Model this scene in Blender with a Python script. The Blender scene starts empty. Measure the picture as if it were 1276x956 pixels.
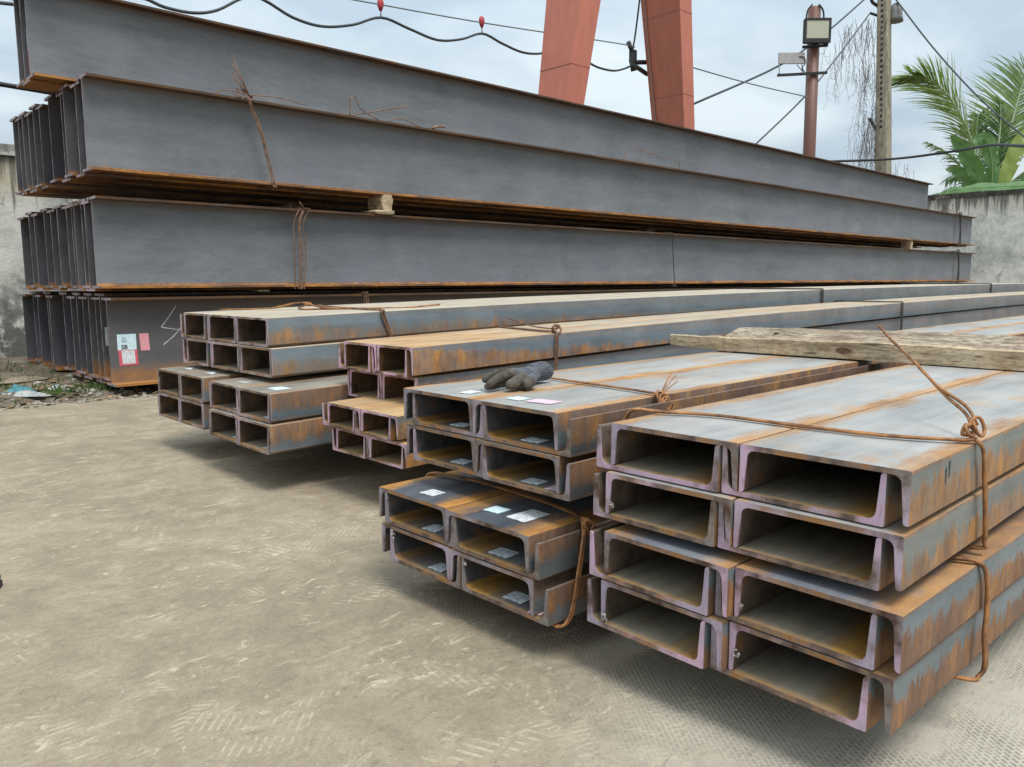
import bpy, bmesh, math, random
from mathutils import Vector, Matrix, noise as mnoise
R = math.radians
random.seed(7)
scene = bpy.context.scene
COL = scene.collection

# ------------------------------------------------------------------ camera
cam_d = bpy.data.cameras.new("camera")
cam = bpy.data.objects.new("camera", cam_d)
COL.objects.link(cam)
PITCH, YAW, ROLL = R(7.398), R(46.396), R(-0.203)
fwd = Vector((math.cos(YAW)*math.cos(PITCH), math.sin(YAW)*math.cos(PITCH), -math.sin(PITCH)))
rgt = Vector((math.sin(YAW), -math.cos(YAW), 0))
upv = rgt.cross(fwd)
r2 = rgt*math.cos(ROLL) + upv*math.sin(ROLL)
u2 = -rgt*math.sin(ROLL) + upv*math.cos(ROLL)
m = Matrix((r2, u2, -fwd)).transposed().to_4x4()
m.translation = Vector((0, 0, 0.85))
cam.matrix_world = m
cam_d.sensor_fit = 'HORIZONTAL'
cam_d.sensor_width = 36.0
cam_d.lens = 985.6/1276*36.0
cam_d.clip_start = 0.05
cam_d.clip_end = 3000
scene.camera = cam

# ------------------------------------------------------------------ world, sun, exposure
SUN_EL, SUN_AZ = R(64), R(258)          # azimuth measured from +X towards +Y
w = bpy.data.worlds.new("World"); scene.world = w; w.use_nodes = True
nt = w.node_tree; N = nt.nodes; L = nt.links; N.clear()
out = N.new('ShaderNodeOutputWorld'); bg = N.new('ShaderNodeBackground')
sky = N.new('ShaderNodeTexSky'); sky.sky_type = 'NISHITA'; sky.sun_disc = False
sky.sun_elevation = SUN_EL; sky.sun_rotation = R(90) - SUN_AZ
tc = N.new('ShaderNodeTexCoord')
sep = N.new('ShaderNodeSeparateXYZ'); L.new(tc.outputs['Generated'], sep.inputs[0])
zz = N.new('ShaderNodeMath'); zz.operation = 'MAXIMUM'; L.new(sep.outputs[2], zz.inputs[0]); zz.inputs[1].default_value = 0.0
za = N.new('ShaderNodeMath'); za.operation = 'ADD'; L.new(zz.outputs[0], za.inputs[0]); za.inputs[1].default_value = 0.22
dx = N.new('ShaderNodeMath'); dx.operation = 'DIVIDE'; L.new(sep.outputs[0], dx.inputs[0]); L.new(za.outputs[0], dx.inputs[1])
dy = N.new('ShaderNodeMath'); dy.operation = 'DIVIDE'; L.new(sep.outputs[1], dy.inputs[0]); L.new(za.outputs[0], dy.inputs[1])
cb = N.new('ShaderNodeCombineXYZ'); L.new(dx.outputs[0], cb.inputs[0]); L.new(dy.outputs[0], cb.inputs[1])
nz = N.new('ShaderNodeTexNoise'); nz.inputs['Scale'].default_value = 1.15; nz.inputs['Detail'].default_value = 7; nz.inputs['Roughness'].default_value = 0.52
nz.inputs['Distortion'].default_value = 0.3
L.new(cb.outputs[0], nz.inputs['Vector'])
cr = N.new('ShaderNodeValToRGB')
e = cr.color_ramp.elements
e[0].position = 0.40; e[0].color = (0.312, 0.385, 0.448, 1)
e[1].position = 0.60; e[1].color = (0.490, 0.552, 0.582, 1)
L.new(nz.outputs[0], cr.inputs[0])
sc = N.new('ShaderNodeVectorMath'); sc.operation = 'SCALE'; sc.inputs['Scale'].default_value = 1.0
# an overcast dome: the zenith is brighter than the horizon by a smooth factor
zg = N.new('ShaderNodeMath'); zg.operation = 'MULTIPLY_ADD'; L.new(zz.outputs[0], zg.inputs[0]); zg.inputs[1].default_value = 11.5; zg.inputs[2].default_value = 7.4
L.new(zg.outputs[0], sc.inputs['Scale'])
L.new(cr.outputs[0], sc.inputs[0])
mx = N.new('ShaderNodeMix'); mx.data_type = 'RGBA'; mx.inputs[0].default_value = 0.95
L.new(sky.outputs[0], mx.inputs[6]); L.new(sc.outputs[0], mx.inputs[7])
L.new(mx.outputs[2], bg.inputs['Color']); bg.inputs['Strength'].default_value = 0.10
L.new(bg.outputs[0], out.inputs['Surface'])

sd = bpy.data.lights.new("sun", 'SUN'); sd.energy = 1.75; sd.angle = R(22); sd.color = (1.0, 0.965, 0.91)
so = bpy.data.objects.new("sun", sd); COL.objects.link(so)
sdir = Vector((math.cos(SUN_EL)*math.cos(SUN_AZ), math.cos(SUN_EL)*math.sin(SUN_AZ), math.sin(SUN_EL)))
so.rotation_euler = sdir.to_track_quat('Z', 'Y').to_euler(); so.location = sdir*30
vs = scene.view_settings
scene.display_settings.display_device = 'sRGB'
vs.view_transform = 'Standard'; vs.look = 'None'; vs.exposure = 0.80; vs.gamma = 1.0; vs.use_curve_mapping = False

# ------------------------------------------------------------------ node helpers
class Mat:
    def __init__(s, name, rough=0.6, metal=0.0, spec=0.5):
        s.m = bpy.data.materials.new(name); s.m.use_nodes = True
        s.nt = s.m.node_tree; s.N = s.nt.nodes; s.L = s.nt.links
        s.b = s.N['Principled BSDF']
        s.b.inputs['Roughness'].default_value = rough
        s.b.inputs['Metallic'].default_value = metal
        s.b.inputs['Specular IOR Level'].default_value = spec
        s._tc = None
    def put(s, sock, v):
        if isinstance(v, (int, float)): sock.default_value = v
        elif isinstance(v, (tuple, list)):
            v = tuple(v)
            if len(sock.default_value) == 4 and len(v) == 3: v = v + (1,)
            sock.default_value = v
        else: s.L.new(v, sock)
    @property
    def tc(s):
        if s._tc is None: s._tc = s.N.new('ShaderNodeTexCoord')
        return s._tc
    def obj(s): return s.tc.outputs['Object']
    def rnd(s):
        return s.N.new('ShaderNodeObjectInfo').outputs['Random']
    def jit(s, k=40.0):
        """object coordinates shifted by a per-object random amount"""
        r = s.math('MULTIPLY', s.rnd(), k)
        c = s.comb(r, s.math('MULTIPLY', r, 0.37), s.math('MULTIPLY', r, 0.71))
        a = s.N.new('ShaderNodeVectorMath'); a.operation = 'ADD'
        s.L.new(s.obj(), a.inputs[0]); s.L.new(c, a.inputs[1]); return a.outputs[0]
    def comb(s, x, y, z):
        n = s.N.new('ShaderNodeCombineXYZ')
        for i, v in enumerate((x, y, z)): s.put(n.inputs[i], v)
        return n.outputs[0]
    def sep(s, v):
        n = s.N.new('ShaderNodeSeparateXYZ'); s.L.new(v, n.inputs[0]); return n.outputs
    def scale(s, v, sx, sy, sz, rot=0.0, loc=(0, 0, 0)):
        n = s.N.new('ShaderNodeMapping'); s.L.new(v, n.inputs['Vector'])
        n.inputs['Scale'].default_value = (sx, sy, sz); n.inputs['Rotation'].default_value = (0, 0, rot)
        n.inputs['Location'].default_value = loc
        return n.outputs[0]
    def noise(s, v, scale=5, detail=4, rough=0.55, dist=0.0):
        n = s.N.new('ShaderNodeTexNoise'); s.L.new(v, n.inputs['Vector'])
        n.inputs['Scale'].default_value = scale; n.inputs['Detail'].default_value = detail
        n.inputs['Roughness'].default_value = rough; n.inputs['Distortion'].default_value = dist
        return n.outputs[0]
    def voro(s, v, scale=5, feature='F1', out='Distance', rand=1.0):
        n = s.N.new('ShaderNodeTexVoronoi'); n.feature = feature; s.L.new(v, n.inputs['Vector'])
        n.inputs['Scale'].default_value = scale; n.inputs['Randomness'].default_value = rand
        return n.outputs[out]
    def math(s, op, a, b=0.0, c=0.0, clamp=False):
        n = s.N.new('ShaderNodeMath'); n.operation = op; n.use_clamp = clamp
        s.put(n.inputs[0], a); s.put(n.inputs[1], b); s.put(n.inputs[2], c); return n.outputs[0]
    def add(s, a, b): return s.math('ADD', a, b)
    def sub(s, a, b): return s.math('SUBTRACT', a, b)
    def mul(s, a, b): return s.math('MULTIPLY', a, b)
    def step(s, v, lo, hi, inv=False):
        n = s.N.new('ShaderNodeMapRange'); n.interpolation_type = 'SMOOTHSTEP'
        s.put(n.inputs[0], v); s.put(n.inputs[1], lo); s.put(n.inputs[2], hi)
        n.inputs[3].default_value = 1.0 if inv else 0.0; n.inputs[4].default_value = 0.0 if inv else 1.0
        return n.outputs[0]
    def ramp(s, f, stops):
        n = s.N.new('ShaderNodeValToRGB'); s.L.new(f, n.inputs[0]); el = n.color_ramp.elements
        while len(el) < len(stops): el.new(0.5)
        for q, (p, c) in zip(el, stops):
            q.position = p; q.color = (c, c, c, 1) if isinstance(c, (int, float)) else tuple(c) + (1,)
        return n.outputs[0]
    def mix(s, f, a, b, mode='MIX'):
        n = s.N.new('ShaderNodeMix'); n.data_type = 'RGBA'; n.blend_type = mode
        s.put(n.inputs[0], f); s.put(n.inputs[6], a); s.put(n.inputs[7], b); return n.outputs[2]
    def bump(s, h, strength=0.3, dist=0.01):
        n = s.N.new('ShaderNodeBump'); s.L.new(h, n.inputs['Height'])
        n.inputs['Strength'].default_value = strength; n.inputs['Distance'].default_value = dist
        s.L.new(n.outputs[0], s.b.inputs['Normal'])
    def col(s, c): s.put(s.b.inputs['Base Color'], c)
    def rough(s, c): s.put(s.b.inputs['Roughness'], c)

DKBROWN, BROWN, ORANGE, OCHRE = (0.068, 0.032, 0.018), (0.175, 0.076, 0.032), (0.43, 0.185, 0.036), (0.55, 0.31, 0.075)

def rust_col(M, v):
    f = M.add(M.mul(M.noise(v, 34, 5, 0.65), 0.60), M.mul(M.noise(v, 170, 3, 0.7), 0.42))
    g = M.noise(v, 5, 3, 0.5)
    t = M.add(M.mul(f, 0.55), M.mul(g, 0.5))
    return M.ramp(t, [(0.33, DKBROWN), (0.47, BROWN), (0.60, ORANGE), (0.76, OCHRE)])

def mill_col(M, v, lo, hi):
    """mill scale: long faint rolling streaks, cloudy patches and dark specks"""
    a = M.noise(M.scale(v, 1.2, 14, 14), 1.4, 5, 0.6)
    b = M.noise(v, 3.2, 4, 0.55, 0.6)
    c = M.noise(M.scale(v, 4, 30, 30), 4, 3, 0.6)
    t = M.add(M.mul(a, 0.42), M.add(M.mul(b, 0.40), M.mul(c, 0.18)))
    colr = M.ramp(t, [(0.34, lo), (0.62, hi)])
    sp = M.step(M.noise(M.scale(v, 20, 70, 70), 2.0, 3, 0.7), 0.62, 0.74)
    return M.mix(M.mul(sp, 0.55), colr, tuple(x*0.45 for x in lo)), t

def steel_web(name, W, lo, hi, edge=0.045, edge_amt=0.9, rust=0.0, front=0.0, tint=None, dust=0.0, cream=None):
    M = Mat(name, 0.42, 0.15, 0.5)
    v = M.jit(); base, t = mill_col(M, v, lo, hi)
    x, y, z = M.sep(M.obj())
    d = M.math('MINIMUM', M.mul(y, -1.0), M.add(y, W))
    n = M.noise(M.scale(v, 2.2, 9, 9), 2.0, 5, 0.65)
    em = M.step(M.add(d, M.add(M.mul(M.sub(n, 0.5), edge*2.4), M.mul(M.sub(M.noise(v, 90, 4, 0.7), 0.5), edge*0.9))), edge*0.25, edge*1.15, inv=True)
    k = M.mul(em, edge_amt)
    if rust > 0:
        p = M.step(M.noise(v, 4.5, 6, 0.68), 0.60-rust*0.32, 0.74-rust*0.22)
        k = M.math('MAXIMUM', k, M.mul(p, min(1.0, 0.55+rust*0.4)))
    if front > 0:
        fm = M.step(M.add(x, M.mul(M.sub(n, 0.5), 1.1)), front*0.2, front, inv=True)
        k = M.math('MAXIMUM', k, M.mul(fm, 0.85))
    # thin rust freckles everywhere
    fr = M.step(M.noise(v, 85, 3, 0.6), 0.63, 0.74)
    k = M.math('MAXIMUM', k, M.mul(fr, 0.28))
    rc = M.mix(0.55, rust_col(M, v), M.ramp(n, [(0.35, (0.24, 0.110, 0.032)), (0.65, (0.58, 0.300, 0.065))]))
    c = M.mix(k, base, rc)
    if dust > 0 and cream:
        dn = M.step(M.noise(M.scale(v, 1.3, 4, 4), 2.6, 5, 0.6), 0.30, 0.62); c = M.mix(M.mul(dn, dust), c, cream)
    elif dust > 0:
        dn = M.step(M.noise(M.scale(v, 1.3, 4, 4), 2.6, 5, 0.6), 0.36, 0.68)
        c = M.mix(M.mul(dn, dust), c, (0.46, 0.42, 0.35))
    M.col(c)
    M.rough(M.math('ADD', M.mul(k, 0.34), M.add(0.36, M.mul(M.noise(v, 9, 4), 0.18))))
    M.bump(M.add(M.mul(M.noise(v, 120, 3), 0.5), M.add(M.mul(t, 0.6), M.mul(k, M.noise(v, 60, 4)))), 0.22, 0.004)
    return M.m

def steel_flange(name, h, lo, hi, level=0.5, amp=0.5, invert=False, amt=0.92, streak=0.6, sharp=0.10, tone=None, front=0.0, freq=24.0, arris=0.75):
    """outer flange face: blue mill scale with rust that creeps up (or down) in drips"""
    M = Mat(name, 0.45, 0.12, 0.5)
    v = M.jit(); base, t = mill_col(M, v, lo, hi)
    x, y, z = M.sep(M.obj())
    zn = M.mul(z, 1.0/h)
    if invert: zn = M.sub(1.0, zn)
    d1 = M.noise(M.scale(v, freq, 0.6, 2.0), 1.0, 3, 0.6)
    d2 = M.noise(M.scale(v, 3.0, 0.4, 1.0), 1.0, 3, 0.5)
    th = M.add(level, M.add(M.mul(M.sub(d1, 0.5), amp*1.5), M.mul(M.sub(d2, 0.5), amp*1.1)))
    n = M.noise(v, 45, 4, 0.65)
    if front > 0:
        th = M.add(th, M.mul(M.step(x, 0.0, front, inv=True), 0.55))
    nh = M.noise(M.scale(v, 150, 60, 60), 1.0, 3, 0.7)
    k = M.step(M.add(zn, M.add(M.mul(M.sub(n, 0.5), 0.40), M.mul(M.sub(nh, 0.5), 0.50))), M.sub(th, sharp), M.add(th, sharp), inv=True)
    patch = M.step(M.noise(M.scale(v, 10, 2, 3.5), 1.6, 5, 0.7), 0.40, 0.66)
    k = M.mul(k, M.add(1.0-streak, M.mul(patch, streak)))
    # rust hugging the top arris
    ar = M.step(M.add(zn, M.mul(M.sub(n, 0.5), 0.16)), 0.88, 1.02)
    k = M.math('MAXIMUM', M.mul(k, amt), M.mul(ar, arris))
    fr = M.step(M.noise(v, 70, 4, 0.6), 0.60, 0.72)
    k = M.math('MAXIMUM', k, M.mul(fr, 0.30))
    rc = rust_col(M, M.scale(v, 1.5, 1, 0.5))
    if tone: rc = M.mix(M.mul(M.step(M.noise(M.scale(v, 16, 1.0, 3.0), 1.2, 5, 0.7), 0.66, 0.40), 0.78), rc, tone)
    M.col(M.mix(k, base, rc))
    M.rough(M.add(M.mul(k, 0.32), 0.40))
    M.bump(M.add(M.mul(M.noise(v, 110, 4), 0.5), M.add(M.mul(k, M.mul(n, 1.2)), M.mul(t, 0.4))), 0.28, 0.004)
    return M.m

def steel_inner(name, W, lo=(0.150, 0.145, 0.130), hi=(0.36, 0.335, 0.280), orange_side=1, amt=0.95, floor=0.014, legs=(0.060, 0.042, 0.030), legs2=(0.150, 0.110, 0.085)):
    """floor of an upward channel: dusty grey with ochre rust towards one leg; the legs themselves are dark brown"""
    M = Mat(name, 0.6, 0.0, 0.35)
    v = M.jit(); base, t = mill_col(M, v, lo, hi)
    x, y, z = M.sep(M.obj())
    yn = M.mul(y, -1.0/W)
    s_ = yn if orange_side > 0 else M.sub(1.0, yn)
    n = M.noise(M.scale(v, 1.4, 8, 8), 2.0, 5, 0.65)
    n2 = M.noise(v, 16, 5, 0.68)
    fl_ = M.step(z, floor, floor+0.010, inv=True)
    lng = M.step(M.noise(M.scale(v, 1.0, 2.0, 2.0), 1.6, 3, 0.6), 0.38, 0.58)
    side = M.mul(M.step(M.add(s_, M.mul(M.sub(n, 0.5), 0.55)), 0.56, 0.86), M.add(0.62, M.mul(lng, 0.38)))
    spots = M.step(n2, 0.56, 0.72)
    k = M.math('MAXIMUM', M.mul(side, amt), M.mul(spots, 0.28))
    front = M.step(M.add(x, M.mul(M.sub(n, 0.5), 0.05)), 0.0, 0.030, inv=True)
    k = M.math('MAXIMUM', k, M.mul(front, 0.65))
    rc = M.mix(0.6, rust_col(M, v), M.ramp(n, [(0.35, (0.36, 0.165, 0.030)), (0.65, (0.66, 0.360, 0.060))]))
    fc = M.mix(k, base, rc)
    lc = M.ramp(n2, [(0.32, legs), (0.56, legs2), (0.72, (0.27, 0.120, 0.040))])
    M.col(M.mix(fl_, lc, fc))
    M.bump(M.add(M.mul(M.noise(v, 100, 4), 0.6), M.mul(k, M.noise(v, 60, 4))), 0.25, 0.004)
    return M.m

def steel_end(name, pink=0.6, W=None,  a=(0.50, 0.315, 0.430), b=(0.295, 0.245, 0.315), dark=0.45):
    """cut end faces: patchy pink and lavender marking paint over saw marks and rust"""
    M = Mat(name, 0.62, 0.05, 0.35)
    v = M.jit(90.0)
    n1 = M.noise(v, 5.5, 3, 0.55); n2 = M.noise(v, 17, 5, 0.65); n3 = M.noise(v, 2.6, 2, 0.5)
    paint = M.mix(M.step(n3, 0.42, 0.60), b, a)
    paint = M.mix(M.step(n2, 0.45, 0.7), paint, tuple(q*1.25 for q in b))
    bare = M.ramp(n2, [(0.32, DKBROWN), (0.46, (0.16, 0.115, 0.095)), (0.58, (0.235, 0.205, 0.195)), (0.75, (0.34, 0.185, 0.085))])
    kk = M.add(M.mul(n1, 0.7), M.mul(n2, 0.3))
    if W:
        x, y, z = M.sep(M.obj())
        dl = M.math('MINIMUM', M.mul(y, -1.0), M.add(y, W))
        inn = M.step(dl, 0.018, 0.060)
        kk = M.sub(kk, M.mul(inn, 0.085))
        bare = M.mix(M.mul(inn, M.step(n2, 0.42, 0.62)), bare, (0.30, 0.140, 0.045))
    k = M.step(kk, 0.56-pink*0.22, 0.66-pink*0.16)
    saw = M.noise(M.scale(v, 1, 40, 6, 0.0), 6, 2, 0.5)
    c = M.mix(k, bare, paint)
    c = M.mix(M.mul(M.step(saw, 0.5, 0.75), 0.30), c, (0.10, 0.075, 0.07))
    M.col(c)
    M.bump(M.add(M.mul(saw, 0.6), n2), 0.35, 0.003)
    return M.m

def simple(name, c, rough=0.6, metal=0.0, var=0.25, scale=30, bump=0.1, spec=0.4):
    M = Mat(name, rough, metal, spec)
    n = M.noise(M.jit(), scale, 4, 0.6)
    M.col(M.ramp(n, [(0.3, tuple(x*(1-var) for x in c)), (0.7, tuple(min(1, x*(1+var)) for x in c))]))
    if bump: M.bump(n, bump, 0.004)
    return M.m

# ------------------------------------------------------------------ mesh helpers
def link_mesh(name, me, parent=None, loc=None, rot=None):
    o = bpy.data.objects.new(name, me); COL.objects.link(o)
    if parent: o.parent = parent
    if loc is not None: o.location = loc
    if rot is not None: o.rotation_euler = rot
    return o

def to_mesh(name, bm, mats, smooth=None):
    me = bpy.data.meshes.new(name); bm.to_mesh(me); bm.free()
    for mt in (mats if isinstance(mats, (list, tuple)) else [mats]): me.materials.append(mt)
    if smooth is not None:
        for p in me.polygons: p.use_smooth = True
        me.set_sharp_from_angle(angle=R(smooth))
    return me

def obj(name, bm, mats, parent=None, smooth=None, loc=None, rot=None):
    return link_mesh(name, to_mesh(name, bm, mats, smooth), parent, loc, rot)

def tag(o, label, cat, group=None, kind=None):
    if label: o['label'] = label
    if cat: o['category'] = cat
    if group: o['group'] = group
    if kind: o['kind'] = kind
    return o

def empty(name, loc=(0, 0, 0), rz=0.0):
    o = bpy.data.objects.new(name, None); COL.objects.link(o)
    o.location = loc; o.rotation_euler = (0, 0, rz); o.empty_display_size = 0.1
    return o

def box(bm, x0, x1, y0, y1, z0, z1, bev=0.0, mat=0):
    vs_ = [bm.verts.new((x, y, z)) for z in (z0, z1) for x, y in ((x0, y0), (x1, y0), (x1, y1), (x0, y1))]
    fs = [bm.faces.new([vs_[i] for i in q]) for q in ((3, 2, 1, 0), (4, 5, 6, 7), (0, 1, 5, 4), (1, 2, 6, 5), (2, 3, 7, 6), (3, 0, 4, 7))]
    for f_ in fs: f_.material_index = mat
    if bev > 0:
        ed = list({e_ for f_ in fs for e_ in f_.edges})
        bmesh.ops.bevel(bm, geom=ed, offset=bev, segments=1, affect='EDGES', profile=0.5)
    return vs_

def catmull(P, n=6):
    P = [Vector(p) for p in P]
    if len(P) < 3: return P
    Q = [P[0]*2-P[1]] + P + [P[-1]*2-P[-2]]
    out_ = []
    for i in range(1, len(Q)-2):
        a, b, c, d = Q[i-1], Q[i], Q[i+1], Q[i+2]
        for k in range(n):
            t = k/n
            out_.append(0.5*((2*b)+(-a+c)*t+(2*a-5*b+4*c-d)*t*t+(-a+3*b-3*c+d)*t**3))
    out_.append(P[-1]); return out_

def tube(bm, P, r, sides=6, r_end=None, cap=True, mat=0, closed=False):
    P = [Vector(p) for p in P]; n = len(P); rings = []
    t0 = (P[1]-P[0]).normalized()
    ref = Vector((0, 0, 1)) if abs(t0.z) < 0.9 else Vector((1, 0, 0))
    u = t0.cross(ref).normalized()
    for i, p in enumerate(P):
        t = (P[min(i+1, n-1)]-P[max(i-1, 0)])
        if t.length < 1e-9: t = t0
        t.normalize()
        u = (u - t*u.dot(t))
        if u.length < 1e-6: u = t.orthogonal()
        u.normalize(); w_ = t.cross(u)
        rr = r if r_end is None else r+(r_end-r)*i/(n-1)
        rings.append([bm.verts.new(p+(u*math.cos(a)+w_*math.sin(a))*rr) for a in (2*math.pi*k/sides for k in range(sides))])
    for i in range(n-1):
        for k in range(sides):
            f_ = bm.faces.new((rings[i][k], rings[i][(k+1) % sides], rings[i+1][(k+1) % sides], rings[i+1][k])); f_.smooth = True; f_.material_index = mat
    if cap:
        bm.faces.new(rings[0][::-1]).material_index = mat; bm.faces.new(rings[-1]).material_index = mat

def wobble(P, amp, seed=0):
    rr = random.Random(seed)
    return [Vector(p)+Vector((rr.uniform(-1, 1), rr.uniform(-1, 1), rr.uniform(-0.5, 0.5)))*amp for p in P]

# ------------------------------------------------------------------ ground
def ground_mat():
    M = Mat("concrete_surface", 0.88, 0.0, 0.25)
    v = M.obj(); x, y, z = M.sep(v)
    big = M.noise(v, 0.9, 5, 0.55, 0.4); mid = M.noise(v, 5.5, 6, 0.62, 0.5); fine = M.noise(v, 60, 4, 0.7)
    grit = M.noise(v, 190, 3, 0.7); m2 = M.noise(v, 17, 5, 0.7, 0.6)
    t = M.add(M.add(M.mul(big, 0.30), M.mul(mid, 0.32)), M.add(M.add(M.mul(m2, 0.22), M.mul(fine, 0.22)), M.sub(M.mul(grit, 0.24), 0.15)))
    c = M.ramp(t, [(0.36, (0.190, 0.153, 0.108)), (0.47, (0.252, 0.206, 0.146)), (0.56, (0.318, 0.264, 0.189)), (0.68, (0.45, 0.384, 0.285))])
    # brown mud stains and pale cement scuffs, each with its own ragged outline
    st = M.step(M.noise(v, 1.7, 6, 0.65, 0.8), 0.56, 0.68)
    c = M.mix(M.mul(st, 0.25), c, (0.205, 0.165, 0.118))
    sc_ = M.step(M.noise(M.scale(v, 2.2, 7.0, 1, R(-22)), 2.4, 6, 0.7, 0.7), 0.60, 0.70)
    c = M.mix(M.mul(sc_, 0.50), c, (0.56, 0.50, 0.385))
    # greyer and paler to the right, along the near bundle
    gr = M.step(M.add(M.sub(x, M.mul(y, 1.1)), M.mul(M.sub(big, 0.5), 1.0)), -0.3, 1.1)
    c = M.mix(M.mul(gr, 0.75), c, M.mix(t, (0.34, 0.315, 0.262), (0.62, 0.585, 0.505)))
    # roller dimples pressed into the cement
    bk = M.N.new('ShaderNodeTexBrick'); bk.offset = 0.5; bk.squash = 1.0
    bw = M.N.new('ShaderNodeVectorMath'); bw.operation = 'ADD'
    M.L.new(M.scale(v, 1, 1, 1, R(-52)), bw.inputs[0]); M.L.new(M.comb(M.mul(M.sub(m2, 0.5), 0.012), M.mul(M.sub(mid, 0.5), 0.02), 0.0), bw.inputs[1]); M.L.new(bw.outputs[0], bk.inputs['Vector'])
    for k_, val in (('Scale', 1.0), ('Mortar Size', 0.0031), ('Mortar Smooth', 0.45), ('Brick Width', 0.0190), ('Row Height', 0.0102)):
        bk.inputs[k_].default_value = val
    M.put(bk.inputs['Color1'], (1, 1, 1)); M.put(bk.inputs['Color2'], (1, 1, 1)); M.put(bk.inputs['Mortar'], (0, 0, 0))
    dash = bk.outputs['Color']
    worn = M.step(M.noise(v, 2.6, 4, 0.6), 0.40, 0.56)
    dm = M.mul(M.mul(dash, M.add(0.12, M.mul(gr, 0.88))), worn)
    c = M.mix(M.mul(dm, 0.60), c, (0.165, 0.150, 0.120))
    # tyre tracks: broken ladder prints along three slightly different headings
    hgt = None; trk = None
    for ang, off, wdt, fr in ((R(118), 0.33, 0.07, 52), (R(136), -0.62, 0.10, 40), (R(101), -1.42, 0.09, 46), (R(40), 1.9, 0.10, 42)):
        ca, sa = math.cos(ang), math.sin(ang)
        u_ = M.add(M.mul(x, ca), M.mul(y, sa)); q = M.add(M.mul(x, -sa), M.mul(y, ca))
        q = M.sub(q, M.add(off, M.mul(M.math('SINE', M.mul(u_, 0.9)), 0.08)))
        band = M.step(M.math('ABSOLUTE', q), wdt*0.75, wdt, inv=True)
        skew = M.add(u_, M.mul(M.math('ABSOLUTE', q), 0.7))
        lug = M.step(M.math('SINE', M.mul(skew, fr*2.2)), 0.1, 0.7)
        rib = M.step(M.math('ABSOLUTE', M.math('SINE', M.mul(q, 64))), 0.15, 0.45)
        brk = M.step(M.noise(M.comb(M.add(u_, off*9), M.add(q, off), 0.0), 2.3, 4, 0.65), 0.50, 0.62)
        k = M.mul(M.mul(M.mul(band, lug), rib), brk)
        trk = k if trk is None else M.math('MAXIMUM', trk, k)
    c = M.mix(M.mul(trk, 0.14), c, (0.56, 0.48, 0.35))
    # hairline scratches and crumbs
    scr = M.step(M.noise(M.scale(v, 3, 60, 1, R(35)), 1.2, 3, 0.6), 0.70, 0.76)
    c = M.mix(M.mul(scr, 0.22), c, (0.16, 0.135, 0.10))
    crumbs = M.step(M.voro(v, 26), 0.055, 0.10, inv=True)
    crumbs = M.mul(crumbs, M.step(M.noise(v, 6, 3), 0.52, 0.60))
    c = M.mix(M.mul(crumbs, 0.6), c, (0.58, 0.54, 0.47))
    # scattered sole and tyre prints, each patch turned its own way
    vc = M.N.new('ShaderNodeTexVoronoi'); vc.inputs['Scale'].default_value = 3.6
    wv_ = M.N.new('ShaderNodeVectorMath'); wv_.operation = 'ADD'
    M.L.new(v, wv_.inputs[0]); M.L.new(M.comb(M.mul(M.sub(mid, 0.5), 0.5), M.mul(M.sub(big, 0.5), 0.6), 0.0), wv_.inputs[1]); M.L.new(wv_.outputs[0], vc.inputs['Vector'])
    cr_, cg_, cb_ = M.sep(vc.outputs['Color'])
    an = M.mul(cr_, 3.14); cs, sn = M.math('COSINE', an), M.math('SINE', an)
    pu = M.add(M.mul(x, cs), M.mul(y, sn)); pq = M.sub(M.mul(y, cs), M.mul(x, sn))
    st1 = M.step(M.math('SINE', M.mul(pu, M.add(210.0, M.mul(cg_, 220.0)))), 0.0, 0.7)
    st2 = M.step(M.math('ABSOLUTE', M.math('SINE', M.mul(pq, 38))), 0.2, 0.5)
    pm_ = M.step(M.noise(v, 5.5, 6, 0.74, 0.8), 0.50, 0.62)
    prn = M.mul(M.mul(st1, st2), M.mul(pm_, M.step(cb_, 0.15, 0.45)))
    c = M.mix(M.mul(prn, 0.36), c, (0.58, 0.50, 0.37))
    gouge = M.step(M.noise(M.scale(v, 12, 34, 1, R(20)), 1.6, 5, 0.75, 1.4), 0.59, 0.66)
    c = M.mix(M.mul(gouge, 0.20), c, (0.130, 0.098, 0.064))
    flk = M.step(M.noise(M.scale(v, 14, 30, 1, R(-30)), 1.2, 4, 0.7, 0.8), 0.585, 0.66)
    flk = M.mul(flk, M.step(M.noise(v, 3.2, 4, 0.6), 0.46, 0.58))
    c = M.mix(M.mul(flk, 0.52), c, (0.62, 0.535, 0.40))

    M.col(c)
    M.bump(M.add(M.add(M.add(M.mul(mid, 0.9), M.mul(m2, 0.5)), M.add(M.mul(fine, 0.35), M.mul(grit, 0.15))), M.sub(M.add(M.mul(prn, 0.35), M.mul(crumbs, 0.8)), M.add(M.mul(dm, 0.6), M.mul(gouge, 0.4)))), 0.45, 0.012)
    return M.m

def soil_mat():
    M = Mat("dirt_surface", 0.95, 0.0, 0.2)
    v = M.obj()
    t = M.add(M.mul(M.noise(v, 2.5, 5, 0.6), 0.5), M.mul(M.noise(v, 38, 5, 0.7), 0.5))
    c = M.ramp(t, [(0.36, (0.055, 0.042, 0.028)), (0.50, (0.140, 0.112, 0.078)), (0.62, (0.235, 0.200, 0.150)), (0.74, (0.36, 0.33, 0.27))])
    M.col(c); M.bump(t, 0.8, 0.03); return M.m
SOIL = soil_mat(); CONC = ground_mat()

bm = bmesh.new()
box(bm, -900, 900, -900, 900, -0.60, -0.035)
tag(obj("ground", bm, SOIL), None, None, kind='structure')

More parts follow.
